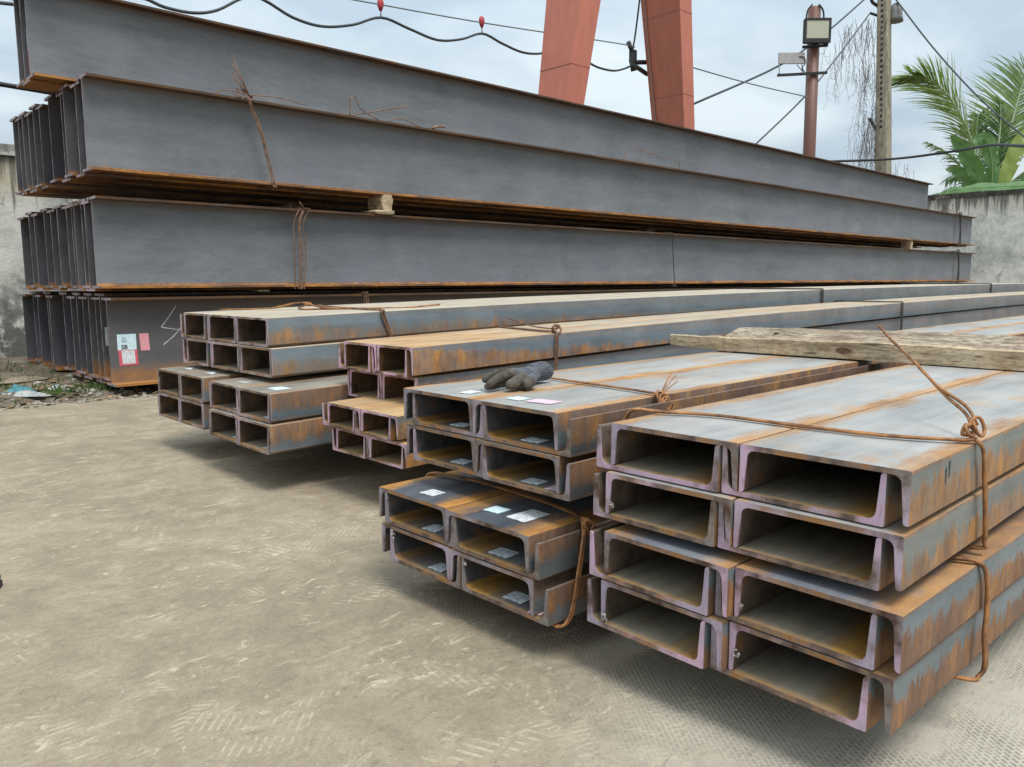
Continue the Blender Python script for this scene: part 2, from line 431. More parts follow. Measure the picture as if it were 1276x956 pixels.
bm = bmesh.new()
rr = random.Random(3)
xs = [-9+0.22*i for i in range(148)]
top = [bm.verts.new((x, 6.30+0.05*mnoise.noise(Vector((x*1.7, 0, 0)))+rr.uniform(-0.012, 0.012), 0)) for x in xs]
bot = [bm.verts.new((x, -12, 0)) for x in xs]
topd = [bm.verts.new((a.co.x, a.co.y+0.01, -0.06)) for a in top]
for i in range(len(xs)-1):
    bm.faces.new((bot[i], bot[i+1], top[i+1], top[i])); bm.faces.new((top[i], top[i+1], topd[i+1], topd[i]))
tag(obj("concrete_yard", bm, CONC), None, None, kind='structure')

def strip_h(x, y):
    a = max(0.0, min(1.0, (y-6.08)/0.42)); a = a*a*(3-2*a)
    n = mnoise.fractal(Vector((x*2.3, y*2.3, 1.7)), 1.0, 2.0, 4)
    n2 = mnoise.noise(Vector((x*9, y*9, 4)))
    left = 0.10*max(0, min(1, (7.2-abs(y-8.2)*1.2-5.6)/1.2)) * max(0, min(1, (2.4-x)/1.2))
    return -0.03+0.062*a + n*0.020 + n2*0.006 + left
bm = bmesh.new()
NX, NY = 300, 46
grid = [[bm.verts.new((-3+25*(i/(NX-1))**1.35, 6.02+4.1*(j/(NY-1))**1.25, 0)) for j in range(NY)] for i in range(NX)]
for r_ in grid:
    for q in r_: q.co.z = strip_h(q.co.x, q.co.y)
for i in range(NX-1):
    for j in range(NY-1):
        bm.faces.new((grid[i][j], grid[i+1][j], grid[i+1][j+1], grid[i][j+1])).smooth = True
tag(obj("dirt_strip", bm, SOIL), None, None, kind='structure')

# ------------------------------------------------------------------ steel: channels
PINKS = dict(
    S1=steel_end("end_paint_lavender", 0.62, .30, (0.56, 0.375, 0.480), (0.330, 0.275, 0.345)),
    S2=steel_end("end_paint_faded", 0.52, .30, (0.40, 0.310, 0.370), (0.250, 0.220, 0.250)),
    S3=steel_end("end_paint_pink", 0.80, .24, (0.70, 0.420, 0.535), (0.50, 0.345, 0.420)),
    S4=steel_end("end_paint_pale", 0.66, .30, (0.48, 0.345, 0.390), (0.320, 0.255, 0.275)))
BL_LO, BL_HI = (0.155, 0.185, 0.215), (0.300, 0.335, 0.365)
NV_LO, NV_HI = (0.040, 0.047, 0.060), (0.120, 0.135, 0.155)

def channel_profile(W, h, tw, tr, tt, down):
    """closed outline (y, z): web at the bottom, or at the top when down; y runs 0 .. -W"""
    rf, rt, rc = min(0.014, h*0.16), tt*0.55, 0.0035
    def leg():   # inner side of the left leg from the web up to the tip, as (y, z)
        pts = []
        sl = (tr-tt)/(h-tw)
        # fillet between web top and the sloped inner face
        for k in range(5):
            a = k/4*math.pi/2
            cy, cz = tr+rf, tw+rf
            y = cy-rf*math.sin(a); z = cz-rf*math.cos(a)
            y = y - sl*max(0, z-tw)*0.8
            pts.append((y, z))
        for k in range(4):
            a = k/3*math.pi/2
            cy, cz = tt-rt, h-rt
            pts.append((cy+rt*math.cos(a), cz+rt*math.sin(a)))
        pts.append((0.0015, h)); pts.append((0, h-0.0015))
        return pts
    l = leg()
    prof = []
    for k in range(3):                       # outer bottom left corner
        a = math.pi+k/2*math.pi/2
        prof.append((rc+rc*math.cos(a), rc+rc*math.sin(a)))
    right_out = []
    for k in range(3):
        a = -math.pi/2+k/2*math.pi/2
        right_out.append((W-rc+rc*math.cos(a), rc+rc*math.sin(a)))
    right_in = [(W-y, z) for y, z in l][::-1]    # from outer top down to web
    prof = prof+right_out+right_in+l
    kinds = ['c']*2+['w']+['c']*2+['f']
    P = [(-y, (h-z) if down else z) for y, z in prof]
    return P

CH_CACHE = {}
def channel_mesh(key, W, h, tw, tr, tt, down, bend, mats, Lg=12.0):
    if (key, down) in CH_CACHE: return CH_CACHE[(key, down)]
    P = channel_profile(W, h, tw, tr, tt, down)
    n = len(P)
    xs_ = [0.0, 0.004, Lg] if not bend else [0, 0.004]+[Lg*(i/16.0)**1.5 for i in range(1, 17)]
    bm_ = bmesh.new(); rings = []
    rj = random.Random(hash(key) % 1000+down)
    for i, x in enumerate(xs_):
        dz = bend*(1-math.exp(-x/4.5)) if bend else 0.0
        shr = 0.0008 if i == 0 else 0.0
        ring = []
        for (y, z) in P:
            jx = rj.uniform(-0.0008, 0.0008) if i == 0 else 0
            ring.append(bm_.verts.new((x+jx, y+(-shr if y > -W/2 else shr), z+dz+(shr if (z < h/2) else -shr))))
        rings.append(ring)
    for i in range(len(xs_)-1):
        for k in range(n):
            k2 = (k+1) % n
            f_ = bm_.faces.new((rings[i][k], rings[i][k2], rings[i+1][k2], rings[i+1][k]))
            (y0, z0), (y1, z1) = P[k], P[k2]
            my, mz = (y0+y1)/2, (z0+z1)/2
            zo = (h-mz) if down else mz
            if zo < 0.0012: mi = 1                       # outer web face
            elif my > -0.0013 or my < -W+0.0013: mi = 2  # outer flange faces
            else: mi = 3
            if i == 0: mi = 0 if mi == 3 else mi
            f_.material_index = mi
    bm_.faces.new(rings[0]).material_index = 0
    bm_.faces.new(rings[-1][::-1]).material_index = 0
    bmesh.ops.recalc_face_normals(bm_, faces=bm_.faces)
    me = to_mesh("steel_channel", bm_, mats, 32)
    CH_CACHE[(key, down)] = me
    return me

PAPER = {}
def paper_mat(name, c, ink=0.55, rows=60):
    M = Mat(name, 0.55, 0, 0.4)
    v = M.obj()
    x, y, z = M.sep(v)
    line = M.step(M.math('SINE', M.mul(M.add(x, z), rows*9.0)), 0.2, 0.6)
    word = M.step(M.noise(M.scale(v, 260, 70, 120), 1.0, 2, 0.5), 0.48, 0.56)
    blk = M.step(M.noise(v, 22, 2, 0.5), 0.36, 0.46)
    k = M.mul(M.mul(line, word), M.mul(blk, ink))
    grime = M.step(M.noise(M.jit(), 30, 5, 0.7), 0.5, 0.75)
    c2 = M.mix(k, c, (0.10, 0.10, 0.12))
    M.col(M.mix(M.mul(grime, 0.50), c2, (0.36, 0.31, 0.25)))
    return M.m
P_WHITE = paper_mat("label_paper_white", (0.64, 0.68, 0.69), 0.85); P_PINK = paper_mat("label_paper_pink", (0.70, 0.50, 0.56), 0.6)
P_BLUE = paper_mat("label_paper_bluish", (0.60, 0.76, 0.82), 0.4)

def sticker(parent, x, y, z, sx, sy, rot, mat, name="label_sticker"):
    """thin paper lying on a web, in the channel's own coordinates"""
    bm_ = bmesh.new()
    a_, b_ = sx*0.43, sy*0.43
    lo = [bm_.verts.new((p*a_, q*b_, 0.0012)) for p, q in ((-1, -1), (1, -1), (1, 1), (-1, 1))]
    hi = [bm_.verts.new((p*a_, q*b_, 0.0018+random.uniform(0, 0.0016))) for p, q in ((-1, -1), (1, -1), (1, 1), (-1, 1))]
    bm_.faces.new(lo[::-1]); bm_.faces.new(hi)
    for k in range(4): bm_.faces.new((lo[k], lo[(k+1) % 4], hi[(k+1) % 4], hi[k]))
    o = obj(name, bm_, mat, parent, None, (x, y, z), (0, 0, rot))
    return o

BURR = simple("burr_metal", (0.30, 0.27, 0.25), 0.5, 0.6, 0.4, 200, 0.3)
def burr(parent, y, z, s=0.010):
    bm_ = bmesh.new()
    for k in range(5):
        c = Vector((random.uniform(-0.6, 0.1)*s, random.uniform(-0.6, 0.6)*s, random.uniform(-0.5, 1.0)*s))
        r = bmesh.ops.create_icosphere(bm_, subdivisions=1, radius=s*random.uniform(0.25, 0.5), matrix=Matrix.Translation(c))
        for q in r['verts']: q.co += Vector((random.uniform(-1, 1), random.uniform(-1, 1), random.uniform(-1, 1)))*s*0.14
    return obj("cutting_burr", bm_, BURR, parent, None, (0.001, y, z))

GROUP = "steel channels stacked in wire-tied bundles"
CHAN = {}
def bundle(key, W, z0, h, layers, ncol, yw, mats, text, rows, cols, tw=0.0095, tr=0.0145, tt=0.009, bend=0.0, rot=0.0, Lg=12.0, colshift=None):
    hc = h*0.968-tw
    mu = channel_mesh(key, W-0.003, hc, tw, tr, tt, False, bend, mats['up'], Lg)
    md = channel_mesh(key, W-0.003, hc, tw, tr, tt, True, bend, mats['down'], Lg)
    nl = len(layers)
    for k, (X, Y, d) in enumerate(layers):
        z = z0+(nl-1-k)*h
        for cidx in range(ncol):
            sh = (colshift or {}).get(cidx, (0, d))
            yc = -(cidx+0.5)*W
            for down in (False, True):
                dd = sh[1] if down else 0.0
                x = X+yc*yw+random.uniform(-0.003, 0.003)
                o = link_mesh("steel_channel", md if down else mu, None,
                              (x, Y-cidx*W-dd+sh[0], z+(tw+0.0006 if down else 0.0)), (0, 0, rot+random.uniform(-0.0006, 0.0006)))
                face = "web-up" if down else "web-down"
                tag(o, "%s channel, %s, %s, %s" % (face, cols[cidx], rows[k], text), "steel channel", GROUP)
                CHAN[(key, k, cidx, 'd' if down else 'u')] = (o, W, hc, tw)

def mset(key, W, h, end, web, flange, inner_up, inner_dn=None):
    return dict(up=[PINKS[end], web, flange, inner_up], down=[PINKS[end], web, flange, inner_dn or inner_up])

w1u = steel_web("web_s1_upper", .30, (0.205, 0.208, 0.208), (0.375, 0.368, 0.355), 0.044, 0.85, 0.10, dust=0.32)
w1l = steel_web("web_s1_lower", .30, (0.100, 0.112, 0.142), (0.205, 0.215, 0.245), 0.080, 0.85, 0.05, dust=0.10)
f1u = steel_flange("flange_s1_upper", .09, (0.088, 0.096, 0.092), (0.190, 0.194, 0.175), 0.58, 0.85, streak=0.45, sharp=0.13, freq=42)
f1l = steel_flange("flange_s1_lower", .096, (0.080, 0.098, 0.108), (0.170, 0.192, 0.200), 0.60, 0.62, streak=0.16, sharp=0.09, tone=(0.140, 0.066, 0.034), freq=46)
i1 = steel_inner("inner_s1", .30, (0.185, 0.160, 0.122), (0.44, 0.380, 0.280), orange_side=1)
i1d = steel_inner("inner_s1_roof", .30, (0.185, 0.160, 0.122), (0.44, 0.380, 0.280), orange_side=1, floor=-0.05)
bundle('S1u', .30, .353, .1030, [(1.269, 1.073, .038), (1.259, 1.071, .034)], 2, -.0102, mset('S1u', .3, .09, 'S1', w1u, f1u, i1, i1d),
       "upper bundle nearest at right", ["top row", "bottom row"], ["left column", "right column"])
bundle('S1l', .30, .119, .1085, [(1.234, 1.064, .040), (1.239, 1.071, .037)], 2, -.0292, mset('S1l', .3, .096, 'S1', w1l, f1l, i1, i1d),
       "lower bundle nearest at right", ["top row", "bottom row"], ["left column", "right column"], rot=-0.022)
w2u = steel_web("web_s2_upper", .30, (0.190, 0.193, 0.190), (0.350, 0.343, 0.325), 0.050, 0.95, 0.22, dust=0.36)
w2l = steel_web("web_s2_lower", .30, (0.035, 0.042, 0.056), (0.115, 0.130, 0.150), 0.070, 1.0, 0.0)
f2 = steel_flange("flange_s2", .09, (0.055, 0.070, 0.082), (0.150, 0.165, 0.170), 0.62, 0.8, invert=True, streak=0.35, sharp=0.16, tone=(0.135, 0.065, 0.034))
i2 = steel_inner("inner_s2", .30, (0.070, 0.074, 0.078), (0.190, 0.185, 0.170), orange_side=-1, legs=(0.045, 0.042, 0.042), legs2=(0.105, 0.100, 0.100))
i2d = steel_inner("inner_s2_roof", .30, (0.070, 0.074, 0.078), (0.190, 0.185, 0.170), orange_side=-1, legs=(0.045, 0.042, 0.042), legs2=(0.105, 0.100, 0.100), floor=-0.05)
bundle('S2u', .30, .354, .1012, [(1.301, 1.765, -.038), (1.301, 1.765, -.034)], 2, .0183, mset('S2u', .3, .09, 'S2', w2u, f2, i2, i2d),
       "upper bundle carrying the glove", ["top row", "bottom row"], ["left column", "right column"])
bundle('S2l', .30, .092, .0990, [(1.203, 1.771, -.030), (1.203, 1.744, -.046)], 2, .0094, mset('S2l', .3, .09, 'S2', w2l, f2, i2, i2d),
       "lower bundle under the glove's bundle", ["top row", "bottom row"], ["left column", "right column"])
w3 = steel_web("web_s3", .24, (0.230, 0.230, 0.220), (0.420, 0.400, 0.360), 0.05, 0.8, 0.40, front=1.5, dust=0.48, cream=(0.54, 0.410, 0.235))
f3 = steel_flange("flange_s3", .105, (0.085, 0.108, 0.125), (0.185, 0.215, 0.235), 0.40, 0.50, streak=0.45, sharp=0.14, front=1.0, arris=0.2, freq=34)
i3 = steel_inner("inner_s3", .24, (0.20, 0.145, 0.085), (0.42, 0.310, 0.180), 1, 0.6, legs=(0.055, 0.032, 0.018), legs2=(0.150, 0.092, 0.050))
i3d = steel_inner("inner_s3_roof", .24, (0.20, 0.145, 0.085), (0.42, 0.310, 0.180), 1, 0.6, legs=(0.055, 0.032, 0.018), legs2=(0.150, 0.092, 0.050), floor=-0.05)
bundle('S3u', .24, .366, .1200, [(1.761, 2.916, .043), (1.797, 2.909, .016)], 2, -.0297, mset('S3u', .24, .105, 'S3', w3, f3, i3, i3d),
       "upper bundle just behind the glove", ["top row", "bottom row"], ["left column", "right column"], tr=.012, tt=.0075, bend=0.10)
f3l = steel_flange("flange_s3_lower", .087, (0.060, 0.070, 0.065), (0.150, 0.160, 0.145), 0.55, 0.7, streak=0.4, sharp=0.16)
bundle('S3l', .24, .178, .0991, [(1.619, 2.808, .044), (1.633, 2.760, .027)], 2, .0050, mset('S3l', .24, .087, 'S3', w3, f3l, i3, i3d),
       "pink-ended lower bundle behind the glove", ["top row", "bottom row"], ["left column", "right column"], tr=.012, tt=.0075, bend=0.10)
w4 = steel_web("web_s4", .30, (0.260, 0.250, 0.225), (0.500, 0.460, 0.385), 0.05, 0.6, 0.15, dust=0.62, cream=(0.56, 0.475, 0.340))
f4u = steel_flange("flange_s4_upper", .118, (0.078, 0.102, 0.115), (0.175, 0.208, 0.222), 0.50, 0.55, streak=0.50, sharp=0.22, tone=(0.20, 0.120, 0.060), arris=0.2, freq=34)
f4l = steel_flange("flange_s4_lower", .112, (0.075, 0.098, 0.112), (0.160, 0.188, 0.200), 0.60, 0.4, invert=True, streak=0.15, sharp=0.16, tone=(0.115, 0.068, 0.040), amt=0.85)
i4 = steel_inner("inner_s4", .30, (0.17, 0.130, 0.100), (0.36, 0.285, 0.210), 1, 0.5, legs=(0.050, 0.032, 0.022), legs2=(0.125, 0.085, 0.060))
i4d = steel_inner("inner_s4_roof", .30, (0.17, 0.130, 0.100), (0.36, 0.285, 0.210), 1, 0.5, legs=(0.050, 0.032, 0.022), legs2=(0.125, 0.085, 0.060), floor=-0.05)
w4l = steel_web("web_s4_lower", .30, (0.130, 0.120, 0.105), (0.300, 0.270, 0.220), 0.05, 0.6, 0.2, dust=0.4)
bundle('S4u', .3125, .435, .1313, [(1.596, 4.148, .016), (1.590, 4.118, .016)], 3, 0.0, mset('S4u', .3125, .118, 'S4', w4, f4u, i4, i4d),
       "six-box upper bundle at far left", ["top row", "bottom row"], ["left column", "middle column", "right column"], tr=.0125, tt=.0075, bend=0.10, colshift={0: (0.03, 0.045)})
bundle('S4ll', .2875, .162, .1256, [(1.474, 4.200, .016), (1.472, 4.211, .016)], 2, .0046, mset('S4ll', .2875, .112, 'S4', w4l, f4l, i4, i4d),
       "outermost low bundle at far left", ["top row", "bottom row"], ["left column", "right column"], tr=.0125, tt=.0075, bend=0.10)
bundle('S4lr', .30, .162, .1241, [(1.461, 3.520, .016), (1.447, 3.507, .016)], 2, .0318, mset('S4lr', .30, .112, 'S4', w4l, f4l, i4, i4d),
       "low bundle under the six-box bundle", ["top row", "bottom row"], ["left column", "right column"], tr=.0125, tt=.0075, bend=0.10)

def on_web(k, x, y, sx, sy, rot, mat):
    """paper on the upward face of a channel's web; y measured from its left edge"""
    o, W, hc, tw = CHAN[k]
    z = hc if k[3] == 'd' else tw
    return sticker(o, x, -y, z, sx, sy, rot, mat)
on_web(('S2u', 0, 0, 'd'), 0.065, 0.21, 0.055, 0.045, 0.1, P_WHITE)
on_web(('S2u', 0, 1, 'd'), 0.080, 0.085, 0.050, 0.052, 0.0, P_BLUE)
on_web(('S2u', 0, 1, 'd'), 0.090, 0.165, 0.060, 0.090, 0.1, P_PINK)
for kx in (0, 1):
    on_web(('S2u', kx, 0, 'u'), 0.050, 0.155, 0.050, 0.060, 0.1, P_WHITE)
    on_web(('S2u', kx, 1, 'u'), 0.045, 0.140, 0.050, 0.065, 0.05, P_WHITE)
on_web(('S2u', 1, 1, 'u'), 0.040, 0.225, 0.055, 0.055, 0.2, P_PINK)
on_web(('S2l', 0, 0, 'd'), 0.060, 0.165, 0.055, 0.060, 0.05, P_WHITE)
on_web(('S2l', 0, 1, 'd'), 0.085, 0.100, 0.055, 0.060, 0.05, P_BLUE)
on_web(('S2l', 0, 1, 'd'), 0.105, 0.190, 0.105, 0.070, 0.0, P_WHITE)
for kx in (0, 1):
    on_web(('S2l', kx, 0, 'u'), 0.045, 0.165, 0.055, 0.060, 0.05, P_WHITE)
    on_web(('S2l', kx, 1, 'u'), 0.050, 0.130+0.02*kx, 0.055, 0.070, 0.05, P_WHITE)
on_web(('S2l', 1, 1, 'u'), 0.030, 0.235, 0.05, 0.04, 0.3, P_PINK)
on_web(('S4ll', 0, 0, 'd'), 0.16, 0.15, 0.16, 0.10, 0.0, P_WHITE); on_web(('S4ll', 0, 1, 'd'), 0.15, 0.14, 0.15, 0.09, 0.0, P_WHITE)
on_web(('S4lr', 0, 0, 'd'), 0.13, 0.15, 0.12, 0.09, 0.0, P_WHITE); on_web(('S4lr', 0, 1, 'd'), 0.12, 0.17, 0.12, 0.09, 0.0, P_BLUE)
for kx in (0, 1):
    on_web(('S4lr', kx, 0, 'u'), 0.07, 0.21, 0.10, 0.08, 0.0, P_WHITE); on_web(('S4lr', kx, 1, 'u'), 0.07, 0.22, 0.10, 0.08, 0.0, P_WHITE)
for kk, y_, z_, s_ in ((('S1u', 1, 0, 'd'), 0.020, 0.020, 0.009), (('S1l', 1, 0, 'd'), 0.014, 0.012, 0.010), (('S1l', 0, 1, 'd'), 0.016, 0.020, 0.008),
                       (('S1l', 1, 1, 'd'), 0.018, 0.035, 0.009), (('S2l', 1, 0, 'u'), 0.016, 0.070, 0.008), (('S2l', 1, 1, 'u'), 0.016, 0.072, 0.008), (('S2l', 0, 0, 'u'), 0.014, 0.07, 0.006)):
    burr(CHAN[kk][0], -y_, z_, s_)

MARK = simple("dark_paint_stroke", (0.035, 0.035, 0.040), 0.8, 0, 0.3, 90, 0)
o_, W_, hc_, tw_ = CHAN[('S1u', 0, 1, 'd')]
for x_, z_, h_ in ((0.150, 0.040, 0.028), (0.166, 0.048, 0.030)):
    bm = bmesh.new()
    q_ = [(x_, z_+h_), (x_+0.006, z_+h_+0.002), (x_+0.004, z_), (x_+0.001, z_+0.004)]
    a_ = [bm.verts.new((p[0], -W_+0.003-0.0008, p[1])) for p in q_]; bm.faces.new(a_)
    obj("paint_mark", bm, MARK, o_)

# ------------------------------------------------------------------ steel: H-beams
HB, FL, TF, TWB = 0.655, 0.22, 0.018, 0.011
def h_web_mat(name, lo, hi, low_rust=0.022, amt=0.75, top=0.05, foot=None):
    M = Mat(name, 0.6, 0.0, 0.22)
    v = M.jit()
    x, y, z = M.sep(M.obj())
    a = M.noise(M.scale(v, 0.8, 5, 5), 1.3, 5, 0.6); b = M.noise(v, 1.5, 4, 0.55, 0.5)
    c_ = M.noise(M.scale(v, 4, 15, 15), 2.2, 6, 0.72)
    t = M.add(M.mul(a, 0.35), M.add(M.mul(b, 0.40), M.mul(c_, 0.28)))
    c = M.ramp(t, [(0.30, lo), (0.70, hi)])
    pur = M.step(M.noise(v, 0.9, 3, 0.5), 0.46, 0.62)
    c = M.mix(M.mul(pur, 0.35), c, tuple(q*f_ for q, f_ in zip(hi, (0.80, 0.72, 0.84))))
    sp = M.mul(M.step(M.noise(M.scale(v, 14, 30, 30), 2.5, 4, 0.75), 0.57, 0.68), M.step(M.noise(v, 1.6, 3, 0.5), 0.42, 0.60))
    c = M.mix(M.mul(sp, 0.5), c, tuple(q*0.38 for q in lo))
    n = M.noise(M.scale(v, 2.5, 7, 4), 3, 5, 0.65)
    zl = M.add(z, M.mul(M.sub(n, 0.5), low_rust*0.9))
    k = M.mul(M.step(zl, TF+low_rust*0.4, TF+low_rust*1.2, inv=True), amt)
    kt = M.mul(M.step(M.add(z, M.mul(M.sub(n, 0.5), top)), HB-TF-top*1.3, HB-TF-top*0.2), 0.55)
    fr = M.mul(M.step(M.noise(v, 24, 5, 0.7), 0.62, 0.76), 0.35)
    rc = rust_col(M, v)
    if foot: rc = M.mix(0.72, rc, foot)
    c = M.mix(M.math('MAXIMUM', k, fr), c, rc)
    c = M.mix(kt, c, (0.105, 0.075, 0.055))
    M.col(c); M.rough(M.add(0.56, M.mul(M.math('MAXIMUM', k, sp), 0.2)))
    M.bump(M.add(M.mul(c_, 0.8), M.mul(M.noise(v, 70, 4), 0.4)), 0.2, 0.006)
    return M.m
def h_flange_mat(name, amt=0.8, tone=None):
    M = Mat(name, 0.72, 0.05, 0.35)
    v = M.jit()
    rc = rust_col(M, M.scale(v, 0.6, 1, 1))
    if tone: rc = M.mix(0.8, rc, tone)
    k = M.step(M.noise(M.scale(v, 1.2, 6, 6), 2, 5, 0.65), 0.62-amt*0.4, 0.78-amt*0.3)
    M.col(M.mix(k, (0.085, 0.085, 0.085), rc)); M.bump(M.noise(v, 60, 4), 0.25, 0.005); return M.m
H_END = steel_end("beam_end_paint", 0.7, None, (0.46, 0.34, 0.385), (0.31, 0.255, 0.270))
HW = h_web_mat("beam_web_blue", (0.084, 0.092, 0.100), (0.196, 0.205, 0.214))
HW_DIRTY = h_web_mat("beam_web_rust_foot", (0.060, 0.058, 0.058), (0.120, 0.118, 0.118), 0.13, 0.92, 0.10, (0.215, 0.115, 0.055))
HF = h_flange_mat("beam_flange_rust", 0.85); HF_O = h_flange_mat("beam_flange_orange", 1.0, (0.38, 0.17, 0.045))
HF_D = h_flange_mat("beam_flange_brown", 0.9, (0.030, 0.020, 0.015))
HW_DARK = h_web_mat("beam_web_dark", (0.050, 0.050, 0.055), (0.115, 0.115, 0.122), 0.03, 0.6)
H_CACHE = {}
def h_mesh(key, Lg, web, ftop, fbot):
    if key in H_CACHE: return H_CACHE[key]
    f, t, w_, H = FL/2, TF, TWB/2, HB
    r = 0.012
    q = [(-f, 0), (f, 0), (f, t)]
    q += [(w_+r, t), (w_+r*0.3, t+r*0.3), (w_, t+r), (w_, H-t-r), (w_+r*0.3, H-t-r*0.3), (w_+r, H-t)]
    q += [(f, H-t), (f, H), (-f, H), (-f, H-t)]
    q += [(-w_-r, H-t), (-w_-r*0.3, H-t-r*0.3), (-w_, H-t-r), (-w_, t+r), (-w_-r*0.3, t+r*0.3), (-w_-r, t), (-f, t)]
    bm_ = bmesh.new(); rings = []
    for x in (0.0, Lg*0.25, Lg*0.5, Lg*0.75, Lg): rings.append([bm_.verts.new((x, a, b)) for a, b in q])
    n = len(q)
    for i in range(4):
        for k in range(n):
            k2 = (k+1) % n
            f_ = bm_.faces.new((rings[i][k], rings[i][k2], rings[i+1][k2], rings[i+1][k]))
            mz = (q[k][1]+q[k2][1])/2
            f_.material_index = 3 if mz <= t+0.0001 else (2 if mz >= H-t-0.0001 else 1)
    bm_.faces.new(rings[0]).material_index = 0; bm_.faces.new(rings[-1][::-1]).material_index = 0
    bmesh.ops.recalc_face_normals(bm_, faces=bm_.faces)
    me = to_mesh("steel_beam", bm_, [H_END, web, ftop, fbot], 25)
    H_CACHE[key] = me; return me
ORD = ["front", "second", "third", "fourth", "fifth", "sixth", "seventh", "eighth", "ninth", "tenth", "eleventh", "twelfth", "thirteenth"]
TIERS = [
    ("bottom", 1.874, 0.082, 19.1, [6.30, 6.47, 6.59, 6.71, 6.92, 7.07, 7.21, 7.45, 7.84, 7.96, 8.27, 8.45, 8.79]),
    ("second-lowest", 1.820, 0.806, 19.4, [6.30, 6.46, 6.58, 6.70, 6.83, 6.95, 7.23, 7.41, 7.58, 7.92, 8.06, 8.44]),
    ("second-highest", 1.812, 1.642, 19.28, [6.30, 6.48, 6.74, 6.86, 7.17, 7.49, 7.63, 7.87, 8.02, 8.17, 8.31]),
    ("top", 1.606, 2.330, 17.88, [6.764, 6.90, 7.06])]
BEAM = {}
for ti, (tn, X0, z0, Lg, ys) in enumerate(TIERS):
    for i, y in enumerate(ys):
        dirty = ti == 0
        orange = (ti == 0 and i in (0, 1, 2, 3)) or ti == 3 or (ti == 1 and i in (7, 8))
        key = (ti, dirty and i < 4, orange)
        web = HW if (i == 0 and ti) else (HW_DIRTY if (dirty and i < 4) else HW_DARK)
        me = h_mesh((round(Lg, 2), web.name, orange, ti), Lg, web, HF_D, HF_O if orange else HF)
        x = X0+(0 if i == 0 else random.uniform(-0.012, 0.012))
        o = link_mesh("steel_beam", me, None, (x, y, z0-((0.022 if ti else -0.030) if i % 2 else 0.0)), (0, 0, random.uniform(-0.0004, 0.0004)))
        nm = {0: "front", 1: "second"}.get(i, ORD[i])
        last = i == len(ys)-1
        lab = "%s H-beam of the %s tier, blue-grey web%s" % ("rearmost" if last else nm, tn, " with rusty foot" if (dirty and i == 0) else "")
        if not last and i > 1: lab = "%s H-beam from the front in the %s tier" % (nm, tn)
        tag(o, lab, "steel beam", "H-beams stacked in four tiers")
        BEAM[(ti, i)] = o

# paper tags, lettering and chalk on the front beam of the bottom tier (local coordinates: front face of the web at y = -TWB/2)
def wall_paper(parent, x0, z0, x1, z1, mat, y=-TWB/2, lean=0.0, name="label_sticker", label=None, th=0.0012):
    bm_ = bmesh.new()
    P = [(x0+lean*0, z1), (x1, z1), (x1+lean, z0), (x0+lean, z0)]
    a = [bm_.verts.new((p[0], y-th, p[1])) for p in P]; b = [bm_.verts.new((p[0], y-0.0002, p[1])) for p in P]
    bm_.faces.new(a); bm_.faces.new(b[::-1])
    for k in range(4): bm_.faces.new((a[k], b[k], b[(k+1) % 4], a[(k+1) % 4]))
    bmesh.ops.recalc_face_normals(bm_, faces=bm_.faces)
    o = obj(name, bm_, mat, parent)
    if label: o['label'] = label
    return o
INK = simple("print_black", (0.015, 0.015, 0.018), 0.6, 0, 0.1, 30, 0)
P_RED = simple("label_red", (0.58, 0.10, 0.13), 0.5, 0, 0.12, 60, 0)
P_ROSE = paper_mat("label_rose", (0.70, 0.30, 0.34), 0.3)
CHALK = simple("chalk_line", (0.42, 0.42, 0.40), 0.9, 0, 0.35, 160, 0)
B0 = BEAM[(0, 0)]; bx, bz = 1.874, 0.082
def wp(x): return x-bx
wall_paper(B0, wp(1.931), 0.345-bz, wp(2.066), 0.463-bz, P_BLUE, label="white and pale blue paper tag marked SB")
wall_paper(B0, wp(1.934), 0.228-bz, wp(2.070), 0.345-bz, P_RED, lean=0.004, th=0.0010, label="red-bordered lower paper tag")
wall_paper(B0, wp(1.956), 0.240-bz, wp(2.050), 0.340-bz, P_WHITE, lean=0.004, th=0.0018)
wall_paper(B0, wp(2.090), 0.333-bz, wp(2.157), 0.463-bz, P_ROSE, lean=0.006, label="small rose paper tag")
wall_paper(BEAM[(0, 1)], 0.020, 0.26, 0.085, 0.40, P_WHITE)
wall_paper(BEAM[(1, 4)], 0.06, 0.24, 0.16, 0.40, P_WHITE)
wall_paper(BEAM[(3, 1)], 0.03, 0.24, 0.11, 0.40, P_WHITE); wall_paper(BEAM[(3, 1)], 0.03, 0.10, 0.11, 0.235, P_RED)
def letter(parent, s, x, z, size, y, mat, name):
    cu = bpy.data.curves.new("tmp_text", 'FONT'); cu.body = s; cu.size = size; cu.extrude = 0.0004; cu.offset = 0.0012
    t_ = bpy.data.objects.new("tmp_text", cu); COL.objects.link(t_)
    me = bpy.data.meshes.new_from_object(t_.evaluated_get(bpy.context.evaluated_depsgraph_get()))
    bpy.data.objects.remove(t_)
    me.materials.clear(); me.materials.append(mat)
    o = link_mesh(name, me, parent, (x, y, z), (math.pi/2, 0, 0)); return o
letter(B0, "SB", wp(1.957), 0.352-bz, 0.044, -TWB/2-0.0018, INK, "lettering")
bm = bmesh.new()
for zz_, x0_, x1_ in ((0.436, 1.968, 1.99), (0.424, 1.962, 1.996), (0.412, 1.96, 2.0), (0.402, 1.962, 2.002)):
    box(bm, wp(x0_), wp(x1_), -TWB/2-0.0021, -TWB/2-0.0013, zz_-bz, zz_-bz+0.006)
obj("printed_lines", bm, simple("print_grey", (0.30, 0.36, 0.40), 0.6, 0, 0.1, 30, 0), B0)
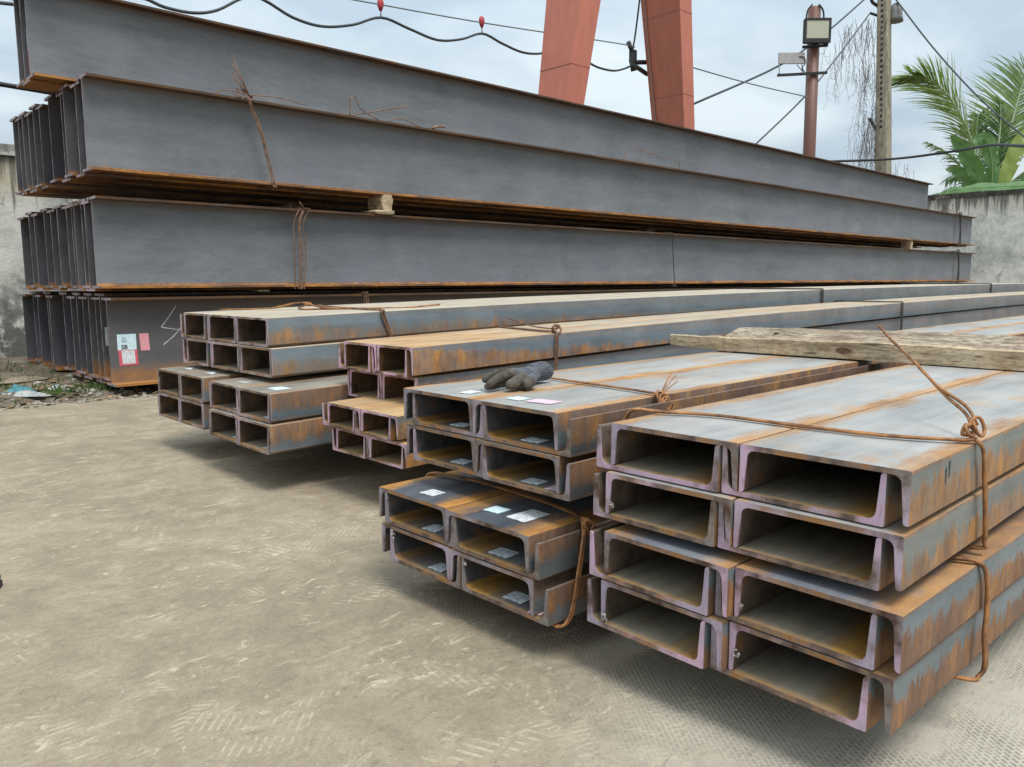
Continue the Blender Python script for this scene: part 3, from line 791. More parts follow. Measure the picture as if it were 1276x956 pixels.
def chalk(parent, pts, r=0.0045):
    """flat hand-drawn chalk stroke lying on the web"""
    bm_ = bmesh.new(); P = catmull([(p[0], -TWB/2-0.0008, p[1]) for p in pts], 8)
    prev = None
    for i, p in enumerate(P):
        t_ = (P[min(i+1, len(P)-1)]-P[max(i-1, 0)]).normalized(); nrm = Vector((-t_.z, 0, t_.x)); rr_ = r*random.uniform(0.5, 1.0)
        a, b = bm_.verts.new(p+nrm*rr_), bm_.verts.new(p-nrm*rr_)
        if prev: bm_.faces.new((prev[0], a, b, prev[1]))
        prev = (a, b)
    return obj("chalk_mark", bm_, CHALK, parent)
chalk(B0, [(wp(2.378), 0.667-bz), (wp(2.32), 0.585-bz), (wp(2.256), 0.505-bz)])
chalk(B0, [(wp(2.256), 0.505-bz), (wp(2.33), 0.49-bz), (wp(2.45), 0.472-bz)])
chalk(B0, [(wp(2.43), 0.53-bz), (wp(2.36), 0.445-bz), (wp(2.262), 0.366-bz)])

# ------------------------------------------------------------------ timber
def wood_mat(name, a=(0.47, 0.37, 0.225), b=(0.62, 0.53, 0.36), dark=0.5):
    M = Mat(name, 0.85, 0, 0.2)
    v = M.jit()
    g = M.noise(M.scale(v, 26, 2.0, 26), 1.6, 5, 0.62, 0.6); n = M.noise(v, 7, 5, 0.65); f_ = M.noise(M.scale(v, 90, 22, 90), 1.5, 4, 0.7)
    c = M.ramp(M.add(M.mul(g, 0.6), M.mul(n, 0.4)), [(0.36, tuple(q*0.75 for q in a)), (0.60, b)])
    c = M.mix(M.mul(M.step(f_, 0.47, 0.62), dark), c, (0.125, 0.085, 0.052))
    c = M.mix(M.mul(M.step(M.noise(M.scale(v, 60, 5, 60), 1.0, 3, 0.6), 0.60, 0.66), 0.7), c, (0.055, 0.038, 0.025))
    c = M.mix(M.mul(M.step(M.noise(v, 5.0, 4, 0.6), 0.60, 0.70), 0.55), c, (0.23, 0.145, 0.085))
    M.col(c); M.bump(M.add(g, M.mul(f_, 0.6)), 0.6, 0.006); return M.m
WOOD = wood_mat("weathered_wood", (0.36, 0.265, 0.160), (0.60, 0.475, 0.320)); WOOD_TOP = wood_mat("weathered_wood_top", (0.20, 0.155, 0.110), (0.42, 0.345, 0.260), 0.85)
KNOT = simple("wood_knot", (0.12, 0.07, 0.04), 0.9, 0, 0.4, 120, 0.3)
# the rough balk lying across two bundles, split at its far end
bm = bmesh.new()
ys = [2.020, 1.985, 1.93, 1.86, 1.79, 1.758, 1.752, 1.70, 1.60, 1.50, 1.38, 1.24, 1.10, 0.96, 0.82, 0.68, 0.54, 0.42, 0.34]
rr = random.Random(11); rings = []
for y in ys:
    thin = y > 1.755
    zb = 0.5605; t_ = (2.02-y)/1.68
    zf = 0.617+0.014*t_+rr.uniform(-0.003, 0.003)
    jag = rr.uniform(-0.005, 0.005)
    xf = 2.878+rr.uniform(-0.003, 0.003)+0.016*t_
    if thin:
        k = (2.02-y)/0.265
        z2 = zf-0.004+rr.uniform(-0.004, 0.004); xb = xf+0.035+0.02*k+jag
        lift = 0.012*(1-k)
        prof = [(xf, zb+lift), (xf-0.001, zf-0.004), (xf+0.004, zf), (xf+0.02, z2+0.002), (xb, z2-0.004), (xb+0.002, zb+lift+0.004)]
    else:
        xb = xf+0.118+jag*0.6; zt = zf+0.034+0.006*t_
        prof = [(xf, zb), (xf-0.001, zf-0.005), (xf+0.005, zf), (xf+0.05, zf+0.018+rr.uniform(-0.002, 0.002)), (xb-0.004, zt), (xb, zb+0.002)]
    rings.append([bm.verts.new((px_, y, pz_)) for px_, pz_ in prof])
for i in range(len(rings)-1):
    for k in range(6):
        k2 = (k+1) % 6
        f_ = bm.faces.new((rings[i][k], rings[i+1][k], rings[i+1][k2], rings[i][k2]))
        f_.material_index = 1 if k in (2, 3) and i > 5 else 0
bm.faces.new(rings[0]); bm.faces.new(rings[-1][::-1])
bmesh.ops.recalc_face_normals(bm, faces=bm.faces)
balk = obj("timber_balk", bm, [WOOD, WOOD_TOP])
tag(balk, "rough pale timber balk with split end lying across the two nearest bundles", "timber")
for (kx, ky, kz, rx, rz) in ((2.8775, 1.255, 0.592, 0.030, 0.012), (2.93, 1.55, 0.638, 0.010, 0.006)):
    bm = bmesh.new()
    vc = [bm.verts.new((kx-0.0035 if rz > 0.01 else kx+0.02*math.sin(a), ky+rx*math.cos(a), (kz+rz*math.sin(a)) if rz > 0.01 else kz+0.004)) for a in (2*math.pi*i/12 for i in range(12))]
    bm.faces.new(vc); obj("knot", bm, KNOT, balk)
def bearer(x, y0, y1, z0, z1, label, wdt=0.10, cat="timber", seed=0):
    bm_ = bmesh.new(); rr_ = random.Random(seed+int(x*100))
    n = 6; rg = []
    for i in range(n+1):
        y = y0+(y1-y0)*i/n
        rg.append([bm_.verts.new((x+a*wdt/2+rr_.uniform(-.004, .004), y, z)) for a, z in ((-1, z0), (1, z0), (1, z1), (-1, z1))])
    for i in range(n):
        for k in range(4): bm_.faces.new((rg[i][k], rg[i+1][k], rg[i+1][(k+1) % 4], rg[i][(k+1) % 4]))
    bm_.faces.new(rg[0]); bm_.faces.new(rg[-1][::-1]); bmesh.ops.recalc_face_normals(bm_, faces=bm_.faces)
    o = obj("timber_bearer", bm_, WOOD); tag(o, label, cat, "timber bearers under the steel"); return o
def bz_(x, X0): return 0.10*(1-math.exp(-(x-X0)/4.5))
for n_, x in (("front", 3.0), ("rear", 9.5)):
    bearer(x, 0.40, 1.10, 0.001, 0.118, "%s timber bearer under the nearest right-hand bundles" % n_)
    bearer(x, 1.12, 1.84, 0.001, 0.091, "%s timber bearer under the glove's bundles" % n_)
    bearer(x, 0.42, 1.06, 0.3385, 0.3525, "%s slat between the nearest right-hand bundles" % n_)
    bearer(x, 1.17, 1.80, 0.2895, 0.3535, "%s packing timber between the glove's bundles" % n_)
    a = bz_(x, 1.62); bearer(x, 2.26, 2.84, 0.001, 0.177+a, "%s bearer under the pink-ended bundle" % n_)
    a = bz_(x, 1.46); bearer(x, 2.92, 4.22, 0.001, 0.161+a, "%s long bearer under the far-left bundles" % n_)
    bearer(x, 3.25, 4.10, 0.4145+a, 0.434+bz_(x, 1.6), "%s packing under the six-box bundle" % n_)
for n_, x in (("front", 3.1), ("middle", 9.0), ("rear", 17.0)):
    bearer(x, 6.22, 8.9, -0.02, 0.0590, "%s ground bearer under the H-beam stack" % n_, 0.14)
    bearer(x, 6.26, 8.55, 0.7680, 0.7830, "%s packing above the bottom tier of H-beams" % n_)
    bearer(x+0.9, 7.30, 8.40, 1.4625, 1.6190, "%s packing above the second-lowest tier of H-beams" % n_)
    bearer(x, 6.68, 7.14, 2.2985, 2.3070, "%s slat under the top tier of H-beams" % n_)
# the pale block poking out between the tiers
def block(x, y0, y1, z0, z1, wdt, label, seed):
    bm_ = bmesh.new(); rr_ = random.Random(seed)
    box(bm_, x-wdt/2, x+wdt/2, y0, y1, z0, z1)
    bmesh.ops.subdivide_edges(bm_, edges=bm_.edges[:], cuts=2, use_grid_fill=True)
    zc = (z0+z1)/2
    for q in bm_.verts:
        if z0+1e-4 < q.co.z < z1-1e-4 or True:
            d = Vector((rr_.uniform(-.012, .012), rr_.uniform(-.012, .012), 0)); q.co += d
            if abs(q.co.x-x) > wdt*0.45 and abs(q.co.z-zc) > (z1-z0)*0.45: q.co.x = x+(q.co.x-x)*0.86
    o = obj("timber_block", bm_, WOOD, None, 50); tag(o, label, "timber"); return o
block(4.31, 6.185, 6.42, 1.497, 1.641, 0.10, "pale timber block wedged between the two middle tiers of H-beams", 4)
block(4.27, 6.165, 6.42, 1.4620, 1.4965, 0.20, "thin flat offcut under the pale timber block", 5)
block(17.2, 6.22, 6.42, 1.4620, 1.641, 0.12, "small far timber packing near the right end of the H-beams", 6)

# ------------------------------------------------------------------ tie wires
def wire_mat(name, a, b):
    M = Mat(name, 0.6, 0.25, 0.45); v = M.obj()
    M.col(M.ramp(M.noise(v, 26, 4, 0.6), [(0.35, a), (0.62, b)])); return M.m
W_OR = wire_mat("tie_wire_orange", (0.135, 0.060, 0.028), (0.40, 0.185, 0.065)); W_BR = wire_mat("tie_wire_brown", (0.10, 0.055, 0.035), (0.27, 0.145, 0.085))
W_DK = wire_mat("tie_wire_dark", (0.03, 0.025, 0.022), (0.09, 0.07, 0.06))
def strands(bm_, P, r, n, spread, seed=0, smooth=6, twist=0.0):
    rr_ = random.Random(seed)
    for s in range(n):
        o_ = Vector((spread*(s-(n-1)/2), 0, 0))
        Q = [Vector(p)+o_*(0.5+0.5*math.cos(twist*i+s*1.3)) + Vector((rr_.uniform(-1, 1), 0, 0))*spread*0.35 for i, p in enumerate(P)]
        tube(bm_, catmull(Q, smooth), r, 6)
def knot(bm_, c, s, r, turns=3, seed=0):
    rr_ = random.Random(seed); P = []
    for i in range(turns*7):
        a = i/7*2*math.pi
        P.append(Vector(c)+Vector((math.cos(a)*s*rr_.uniform(.6, 1), math.sin(a*0.7+1)*s*0.55, math.sin(a)*s*rr_.uniform(.6, 1.1))))
    tube(bm_, catmull(P, 4), r, 6)
# near right, upper bundle
bm = bmesh.new()
RW = 0.0034
loopP = [(1.375, 1.080, 0.470), (1.372, 1.083, 0.530), (1.385, 1.066, 0.566), (1.42, 1.02, 0.5635), (1.475, 0.90, 0.5625), (1.482, 0.72, 0.5625), (1.498, 0.57, 0.5625), (1.545, 0.462, 0.5635), (1.564, 0.437, 0.565)]
strands(bm, loopP, RW, 2, 0.010, 1)
down = [(1.564, 0.437, 0.565), (1.578, 0.4265, 0.545), (1.600, 0.4260, 0.49), (1.618, 0.4255, 0.42), (1.626, 0.4265, 0.365), (1.627, 0.440, 0.3475), (1.60, 0.60, 0.3465), (1.52, 0.98, 0.3465), (1.44, 1.079, 0.355), (1.375, 1.080, 0.470)]
strands(bm, down, RW, 2, 0.008, 2)
knot(bm, (1.578, 0.440, 0.585), 0.018, RW, 2, 3)
knot(bm, (1.560, 0.447, 0.580), 0.013, RW, 2, 4)
e1 = [(1.572, 0.445, 0.582), (1.63, 0.475, 0.600), (1.70, 0.535, 0.622), (1.80, 0.625, 0.668), (1.90, 0.72, 0.712), (1.958, 0.772, 0.740)]
tube(bm, catmull(e1, 6), RW, 6)
e2 = [(1.580, 0.440, 0.590), (1.645, 0.480, 0.612), (1.72, 0.553, 0.634), (1.79, 0.617, 0.663)]
tube(bm, catmull(e2, 6), RW, 6)
tag(obj("tie_wire", bm, W_OR), "orange rusty wire knotted at the corner with its end sticking up, nearest upper bundle", "wire")
# near right, lower bundle
bm = bmesh.new()
P = [(1.53, 0.56, 0.3420), (1.555, 0.46, 0.3420), (1.575, 0.418, 0.3375), (1.598, 0.4095, 0.300), (1.606, 0.4085, 0.235), (1.600, 0.408, 0.190), (1.612, 0.405, 0.140), (1.600, 0.411, 0.113), (1.56, 0.44, 0.1135), (1.50, 0.70, 0.1135), (1.48, 1.05, 0.1135), (1.49, 1.075, 0.20), (1.51, 1.073, 0.33), (1.52, 0.98, 0.3425), (1.53, 0.56, 0.3420)]
strands(bm, P, 0.0040, 2, 0.010, 5)
tag(obj("tie_wire", bm, W_OR), "doubled rusty wire bent down the side of the nearest lower bundle", "wire")
# bundle under the glove
bm = bmesh.new()
P = [(1.73, 1.80, 0.5605), (1.713, 1.66, 0.5605), (1.693, 1.414, 0.5605), (1.672, 1.235, 0.5605), (1.655, 1.196, 0.560), (1.645, 1.178, 0.535), (1.640, 1.1595, 0.45), (1.638, 1.1590, 0.37), (1.645, 1.20, 0.3485), (1.70, 1.60, 0.3485), (1.72, 1.80, 0.352), (1.73, 1.810, 0.45), (1.73, 1.80, 0.5605)]
strands(bm, P, 0.0028, 3, 0.006, 6)
for k in range(4): knot(bm, (1.652+0.006*k, 1.185-0.004*k, 0.555-0.008*k), 0.016, 0.0026, 2, 10+k)
for k, (dx_, dz_) in enumerate(((0.05, 0.045), (0.075, 0.040), (0.085, 0.025), (0.06, 0.05))):
    tube(bm, catmull([(1.655, 1.188, 0.56), (1.655+dx_*0.5, 1.19, 0.56+dz_*0.6), (1.655+dx_, 1.195, 0.562+dz_)], 4), 0.0016, 5)
tag(obj("tie_wire", bm, W_OR), "thin rusty wire running from the glove to a bristly twist", "wire")
bm = bmesh.new()
P = [(1.375, 1.805, 0.24), (1.38, 1.806, 0.285), (1.395, 1.775, 0.2955), (1.42, 1.62, 0.2950), (1.402, 1.354, 0.2950), (1.372, 1.21, 0.2960), (1.345, 1.172, 0.2965), (1.312, 1.142, 0.283), (1.296, 1.131, 0.250), (1.281, 1.129, 0.205), (1.270, 1.129, 0.146), (1.252, 1.130, 0.103), (1.235, 1.143, 0.0855), (1.24, 1.20, 0.0860), (1.32, 1.60, 0.0860), (1.36, 1.77, 0.0860), (1.372, 1.800, 0.12), (1.375, 1.805, 0.24)]
strands(bm, P, 0.0036, 2, 0.008, 7)
for k in range(3): knot(bm, (1.332+0.004*k, 1.148, 0.296-0.006*k), 0.013, 0.0034, 2, 20+k)
tag(obj("tie_wire", bm, W_OR), "rusty wire hanging in a loose bow off the low bundle with paper labels", "wire")
# behind the glove
def bendz(x, X0): return 0.10*(1-math.exp(-(x-X0)/4.5))
bm = bmesh.new()
zt = 0.605+bendz(2.55, 1.76)
P = [(2.66, 2.874, zt+.004), (2.62, 2.70, zt+.004), (2.58, 2.50, zt+.004), (2.56, 2.402, zt+.004), (2.553, 2.386, zt-.02), (2.548, 2.386, zt-.10), (2.54, 2.387, zt-.235), (2.56, 2.42, zt-.245), (2.62, 2.86, zt-.247), (2.66, 2.918, zt-.20), (2.66, 2.918, zt-.12), (2.66, 2.874, zt+.004)]
strands(bm, P, 0.0040, 3, 0.009, 8)
for k in range(3): knot(bm, (2.565, 2.405, zt+0.014), 0.022, 0.0036, 2, 30+k)
tube(bm, catmull([(2.565, 2.41, zt+0.016), (2.58, 2.55, zt+0.02), (2.62, 2.70, zt+0.035), (2.66, 2.82, zt+0.05)], 5), 0.0036, 6)
tag(obj("tie_wire", bm, W_BR), "brown wire band knotted on the upper bundle behind the glove", "wire")
def band(x, y0, y1, zt, zb, label, mat=W_DK, r=0.005, n=2, sp=0.02):
    bm_ = bmesh.new()
    P_ = [(x, y1, zt+r), (x, y0, zt+r), (x, y0-r, zt-0.004), (x, y0-r, zb), (x, y0, zb-r), (x, y1, zb-r), (x, y1+r, zb), (x, y1+r, zt-.004), (x, y1, zt+r)]
    for s in range(n): tube(bm_, [Vector(p)+Vector((sp*s, 0, 0)) for p in P_], r, 5)
    return tag(obj("tie_wire", bm_, mat), label, "wire")
a6 = bendz(6.48, 1.76); band(6.48, 2.392, 2.922, .606+a6, .364+a6, "far dark band round the upper bundle behind the glove")
a6 = bendz(6.8, 1.6); band(6.8, 3.193, 4.181, .696+a6, .433+a6, "dark band round the middle of the six-box bundle", r=0.006, sp=0.03)
a6 = bendz(11.6, 1.6); band(11.6, 3.193, 4.181, .696+a6, .433+a6, "dark band near the far end of the six-box bundle", r=0.006, sp=0.03)
bm = bmesh.new()
zt = 0.695+bendz(2.2, 1.6)
P = [(2.40, 4.165, zt+.005), (2.30, 3.9, zt+.005), (2.22, 3.4, zt+.005), (2.185, 3.205, zt+.005), (2.19, 3.188, zt-.02), (2.225, 3.187, zt-.12), (2.24, 3.187, zt-.255), (2.27, 3.25, zt-.27), (2.36, 4.10, zt-.27), (2.40, 4.188, zt-.2), (2.40, 4.165, zt+.005)]
strands(bm, P, 0.0048, 2, 0.016, 9)
tag(obj("tie_wire", bm, W_BR), "brown wire slanting down the side of the six-box bundle", "wire")
bm = bmesh.new()
tube(bm, catmull([(1.98, 3.92, zt+.004), (2.05, 3.80, zt+.030), (2.10, 3.72, zt+.030), (2.02, 3.70, zt+.004), (2.20, 3.55, zt+.004), (2.45, 3.40, zt+.006), (2.62, 3.30, zt+.02)], 6), 0.0045, 6)
tube(bm, catmull([(1.75, 4.05, zt-.001), (1.95, 3.85, zt+.006), (2.04, 3.72, zt+.034), (2.12, 3.60, zt+.008), (2.35, 3.45, zt+.005)], 6), 0.0045, 6)
tag(obj("loose_wire", bm, W_OR), "bent wire offcuts lying on top of the six-box bundle", "wire")
# H-beam ties
bm = bmesh.new()
P = [(2.98, 6.42, 2.302), (3.00, 6.25, 2.303), (3.012, 6.187, 2.300), (3.02, 6.180, 2.27), (3.05, 6.183, 2.18), (3.11, 6.184, 2.02), (3.20, 6.184, 1.65), (3.20, 6.20, 1.636), (3.15, 6.40, 1.636)]
strands(bm, P, 0.0055, 3, 0.018, 11)
for k, (dx_, dz_, dy_) in enumerate(((-0.12, 0.28, .02), (-0.14, 0.24, 0), (-0.155, 0.185, -.01), (-0.15, 0.16, .02))):
    tube(bm, [(3.02, 6.19, 2.305), (3.02+dx_, 6.19+dy_, 2.305+dz_)], 0.0042, 5)
tube(bm, catmull([(3.03, 6.19, 2.33), (3.25, 6.19, 2.345), (3.52, 6.20, 2.325)], 5), 0.0042, 5)
tube(bm, catmull([(2.74, 6.20, 2.305), (2.80, 6.19, 2.335), (2.92, 6.19, 2.338), (3.03, 6.19, 2.325)], 5), 0.0042, 5)
for k in range(3): knot(bm, (2.92+0.035*k, 6.195, 2.335-0.008*k), 0.038, 0.0045, 1, 40+k)
knot(bm, (3.02, 6.187, 2.306), 0.022, 0.0055, 2, 44)
tag(obj("tie_wire", bm, W_BR), "brown wire with a spray of stiff ends tied round the second-highest beam tier", "wire")
bm = bmesh.new()
P = [(3.49, 6.40, 1.466), (3.47, 6.186, 1.467), (3.455, 6.182, 1.45), (3.41, 6.183, 1.33), (3.415, 6.184, 1.10), (3.40, 6.184, .81), (3.40, 6.20, .800), (3.40, 6.40, .800)]
strands(bm, P, 0.0042, 5, 0.026, 12)
tube(bm, [(3.46, 6.185, 1.465), (3.41, 6.18, 1.52)], 0.004, 5)
tag(obj("tie_wire", bm, W_BR), "bundle of brown wires tied round the second-lowest beam tier near its left end", "wire")
bm = bmesh.new()
P = [(4.06, 6.40, .742), (4.05, 6.188, .744), (4.06, 6.181, .72), (4.08, 6.183, .40), (4.06, 6.184, .09), (4.06, 6.20, .076), (4.06, 6.40, .076)]
strands(bm, P, 0.0045, 4, 0.024, 13)
tag(obj("tie_wire", bm, W_BR), "wire bunch over the top edge of the bottom beam tier", "wire")
for x, zt_, zb_, lab in ((8.83, 1.461, .806, "thin dark wire round the second-lowest beam tier at mid length"), (19.9, 2.297, 1.642, "dark wire at the far end of the second-highest beam tier"), (19.95, 1.461, .806, "dark wire at the far end of the second-lowest beam tier")):
    bm = bmesh.new(); r_ = 0.006 if x < 10 else 0.012
    P = [(x-.1, 6.40, zt_+r_), (x-.05, 6.186, zt_+r_), (x-0.03, 6.18, zt_-.05), (x+0.05*(x > 10), 6.182, (zt_+zb_)/2), (x+.05, 6.182, zb_), (x+.03, 6.20, zb_-r_), (x, 6.40, zb_-r_)]
    strands(bm, P, r_, 1 if x < 10 else 2, 0.09 if x > 10 else 0.02, 14)
    if x > 10: knot(bm, (x, 6.19, zt_+.02), 0.04, 0.008, 2, 50)
    tag(obj("tie_wire", bm, W_DK), lab, "wire")
for lab, P in (("bent wire loop standing on the second-highest tier left of centre", [(3.954, 6.21, 2.300), (3.95, 6.2, 2.43), (3.98, 6.2, 2.462), (4.017, 6.2, 2.455), (4.055, 6.2, 2.376), (4.231, 6.19, 2.300)]),
               ("straight wire offcut beside the bent wire loop", [(3.954, 6.215, 2.302), (4.25, 6.21, 2.38), (4.612, 6.2, 2.476)]),
               ("low arched wire offcut on the second-highest tier", [(4.35, 6.2, 2.302), (4.45, 6.2, 2.340), (4.544, 6.2, 2.340), (4.701, 6.2, 2.302)]),
               ("arched wire on the second-highest tier toward the crane leg", [(7.786, 6.2, 2.300), (7.877, 6.2, 2.426), (8.148, 6.2, 2.445), (8.55, 6.2, 2.415), (8.923, 6.2, 2.385), (8.96, 6.2, 2.302)])):
    bm = bmesh.new(); tube(bm, catmull(P, 6), 0.0048, 5); tag(obj("loose_wire", bm, W_BR), lab, "wire")
bm = bmesh.new(); tube(bm, catmull([(4.86, 6.2, 2.302), (4.93, 6.2, 2.330), (5.02, 6.2, 2.336)], 4), 0.012, 5)
tag(obj("loose_wire", bm, W_BR), "short rusty scrap on the second-highest tier", "wire")

# ------------------------------------------------------------------ glove
def skin_mesh(verts, edges, radii, sub=2):
    me = bpy.data.meshes.new("tmp"); me.from_pydata([tuple(v_) for v_ in verts], edges, [])
    o = bpy.data.objects.new("tmp", me); COL.objects.link(o)
    md = o.modifiers.new("s", 'SKIN'); md.use_smooth_shade = True
    for i, r_ in enumerate(radii):
        sv = me.skin_vertices[0].data[i]; sv.radius = r_ if isinstance(r_, tuple) else (r_, r_); sv.use_root = (i == 0)
    sb = o.modifiers.new("u", 'SUBSURF'); sb.levels = sub; sb.render_levels = sub
    out_ = bpy.data.meshes.new_from_object(o.evaluated_get(bpy.context.evaluated_depsgraph_get()))
    bpy.data.objects.remove(o)
    for q in out_.vertices:
        p = q.co*38; d = Vector((mnoise.noise(p), mnoise.noise(p+Vector((7, 3, 1))), mnoise.noise(p+Vector((2, 9, 5)))))
        p2 = Vector((q.co.x*120, q.co.y*70, q.co.z*70)); d2 = mnoise.noise(p2)
        q.co += d*0.0030+Vector((0, 0, d2*0.0016))
    return out_
def glove_mat():
    M = Mat("glove_knit_and_coating", 0.85, 0, 0.25)
    v = M.obj(); x, y, z = M.sep(v)
    n = M.noise(v, 40, 4, 0.6); kn = M.noise(M.scale(v, 260, 260, 260), 1, 2, 0.5); big = M.noise(v, 14, 4, 0.6)
    coat = M.ramp(M.add(M.mul(n, 0.5), M.mul(big, 0.5)), [(0.35, (0.036, 0.031, 0.025)), (0.65, (0.125, 0.107, 0.084))])
    knit = M.ramp(M.add(M.mul(kn, 0.3), M.mul(big, 0.7)), [(0.36, (0.055, 0.060, 0.075)), (0.54, (0.095, 0.102, 0.120)), (0.74, (0.33, 0.335, 0.350))])
    k = M.step(M.add(x, M.mul(M.sub(big, 0.5), 0.06)), 0.125, 0.150)      # the coating ends a little past the knuckles
    M.col(M.mix(k, coat, knit)); M.bump(M.add(M.mul(kn, 0.5), M.add(n, M.noise(M.scale(v, 110, 45, 45), 1, 3, 0.6))), 0.8, 0.005); return M.m
GL = glove_mat()
gl = empty("work_glove", (1.392, 1.535, 0.5575), R(14)); gl.scale = (0.86, 0.82, 0.80)
V, Ed, Rd = [], [], []
def chain(pts, radii, root=None):
    i0 = len(V)
    for p, r_ in zip(pts, radii): V.append(Vector(p)); Rd.append(r_)
    if root is not None: Ed.append((root, i0))
    for k in range(len(pts)-1): Ed.append((i0+k, i0+k+1))
    return i0
pm = chain([(0.150, 0.004, 0.032), (0.190, 0.006, 0.035), (0.235, 0.008, 0.035), (0.270, 0.010, 0.036)], [(0.038, 0.027), (0.040, 0.030), (0.037, 0.031), (0.037, 0.032)])
chain([(0.128, 0.036, 0.047), (0.098, 0.048, 0.050), (0.062, 0.055, 0.044), (0.030, 0.056, 0.030)], [0.017, 0.017, 0.0165, 0.013], pm)     # little finger
chain([(0.118, 0.012, 0.046), (0.080, 0.018, 0.043), (0.040, 0.022, 0.032), (0.006, 0.022, 0.019)], [0.018, 0.018, 0.017, 0.013], pm)
me = skin_mesh(V, Ed, Rd, 3); me.materials.append(GL); link_mesh("palm_and_fingers", me, gl)
for nm_, pts_, rad_ in (("middle_finger", [(0.150, 0.012, 0.024), (0.100, 0.026, 0.020), (0.050, 0.036, 0.016), (0.012, 0.036, 0.014)], [0.018, 0.017, 0.016, 0.012]),
                        ("forefinger", [(0.160, -0.016, 0.036), (0.122, -0.030, 0.034), (0.080, -0.034, 0.026), (0.040, -0.026, 0.018)], [0.022, 0.023, 0.022, 0.016]),
                        ("thumb", [(0.180, -0.030, 0.030), (0.140, -0.054, 0.025), (0.108, -0.062, 0.021), (0.086, -0.060, 0.018)], [0.020, 0.023, 0.021, 0.016])):
    V, Ed, Rd = [], [], []
    chain(pts_, rad_); me = skin_mesh(V, Ed, Rd, 3); me.materials.append(GL); link_mesh(nm_, me, gl)
bm = bmesh.new(); rg = []
for i, (x_, a_, b_) in enumerate(((0.240, 0.036, 0.031), (0.270, 0.038, 0.033), (0.300, 0.040, 0.034), (0.322, 0.043, 0.035), (0.330, 0.042, 0.034), (0.322, 0.037, 0.029), (0.290, 0.034, 0.026))):
    ring = []
    for k in range(64):
        a = 2*math.pi*k/64; rib = 1.0+0.045*math.cos(a*22)*(1 if i < 5 else 0.3)
        z = 0.037+math.sin(a)*b_*rib; ring.append(bm.verts.new((x_, 0.012+math.cos(a)*a_*rib, max(0.002, z))))
    rg.append(ring)
for i in range(len(rg)-1):
    for k in range(64): bm.faces.new((rg[i][k], rg[i+1][k], rg[i+1][(k+1) % 64], rg[i][(k+1) % 64])).smooth = True
bmesh.ops.recalc_face_normals(bm, faces=bm.faces)
CUFF = simple("glove_cuff", (0.075, 0.080, 0.095), 0.9, 0, 0.55, 90, 0.3)
obj("cuff", bm, CUFF, gl)
tag(gl, "grey-blue knitted work glove with dark coated fingers lying palm down", "glove")

# ------------------------------------------------------------------ walls
def plaster_mat(name, zt, warm=(0.50, 0.43, 0.285), damp=1.0, wt=0.7, gain=1.0):
    M = Mat(name, 0.92, 0, 0.2)
    v = M.obj(); x, y, z = M.sep(v)
    big = M.noise(v, 0.9, 6, 0.6, 0.5); mid = M.noise(v, 4.5, 6, 0.68); fine = M.noise(v, 30, 4, 0.7)
    c = M.ramp(M.add(M.mul(big, 0.5), M.add(M.mul(mid, 0.35), M.mul(fine, 0.15))), [(0.36, tuple(q*gain for q in (0.24, 0.24, 0.225))), (0.45, tuple(q*gain for q in (0.42, 0.41, 0.375))), (0.54, tuple(q*gain for q in (0.60, 0.58, 0.53))), (0.68, tuple(q*gain for q in (0.68, 0.66, 0.61)))])
    up = M.step(M.add(z, M.mul(M.sub(big, 0.5), 0.6)), zt-0.55, zt-0.2)
    c = M.mix(M.mul(up, wt), c, warm)
    # black algae runs hanging from the coping
    dr = M.noise(M.scale(v, 9, 9, 0.55), 1.0, 4, 0.6)
    run = M.step(M.add(dr, M.mul(M.sub(z, zt-0.42), 0.42)), 0.52, 0.66)
    c = M.mix(M.mul(run, 0.72), c, (0.055, 0.055, 0.050))
    # damp stains climbing from the foot, broken by flaking white patches
    low = M.step(M.add(z, M.mul(M.sub(mid, 0.5), 1.6)), 0.25, 1.0, inv=True)
    c = M.mix(M.mul(low, 0.80*damp), c, M.mix(M.step(mid, 0.50, 0.58), (0.060, 0.060, 0.052), (0.52, 0.51, 0.47)))
    spots = M.step(M.noise(M.scale(v, 1, 1, 0.6), 4.5, 6, 0.72), 0.60, 0.67)
    c = M.mix(M.mul(spots, 0.5), c, (0.13, 0.125, 0.11))
    M.col(c); M.bump(M.add(mid, M.mul(fine, 0.6)), 0.5, 0.02); return M.m
def cap_mat():
    M = Mat("mossy_coping", 0.95, 0, 0.2); v = M.obj()
    t = M.noise(v, 7, 6, 0.7); M.col(M.ramp(t, [(0.44, (0.045, 0.042, 0.036)), (0.60, (0.10, 0.095, 0.08)), (0.66, (0.40, 0.39, 0.35))])); M.bump(t, 0.6, 0.02); return M.m
CAP = cap_mat()
def cap_pale():
    M = Mat("pale_coping", 0.95, 0, 0.2); v = M.obj(); t = M.noise(v, 9, 6, 0.7)
    M.col(M.ramp(t, [(0.36, (0.22, 0.21, 0.19)), (0.6, (0.50, 0.49, 0.45))])); M.bump(t, 0.6, 0.02); return M.m
CAPP = cap_pale()
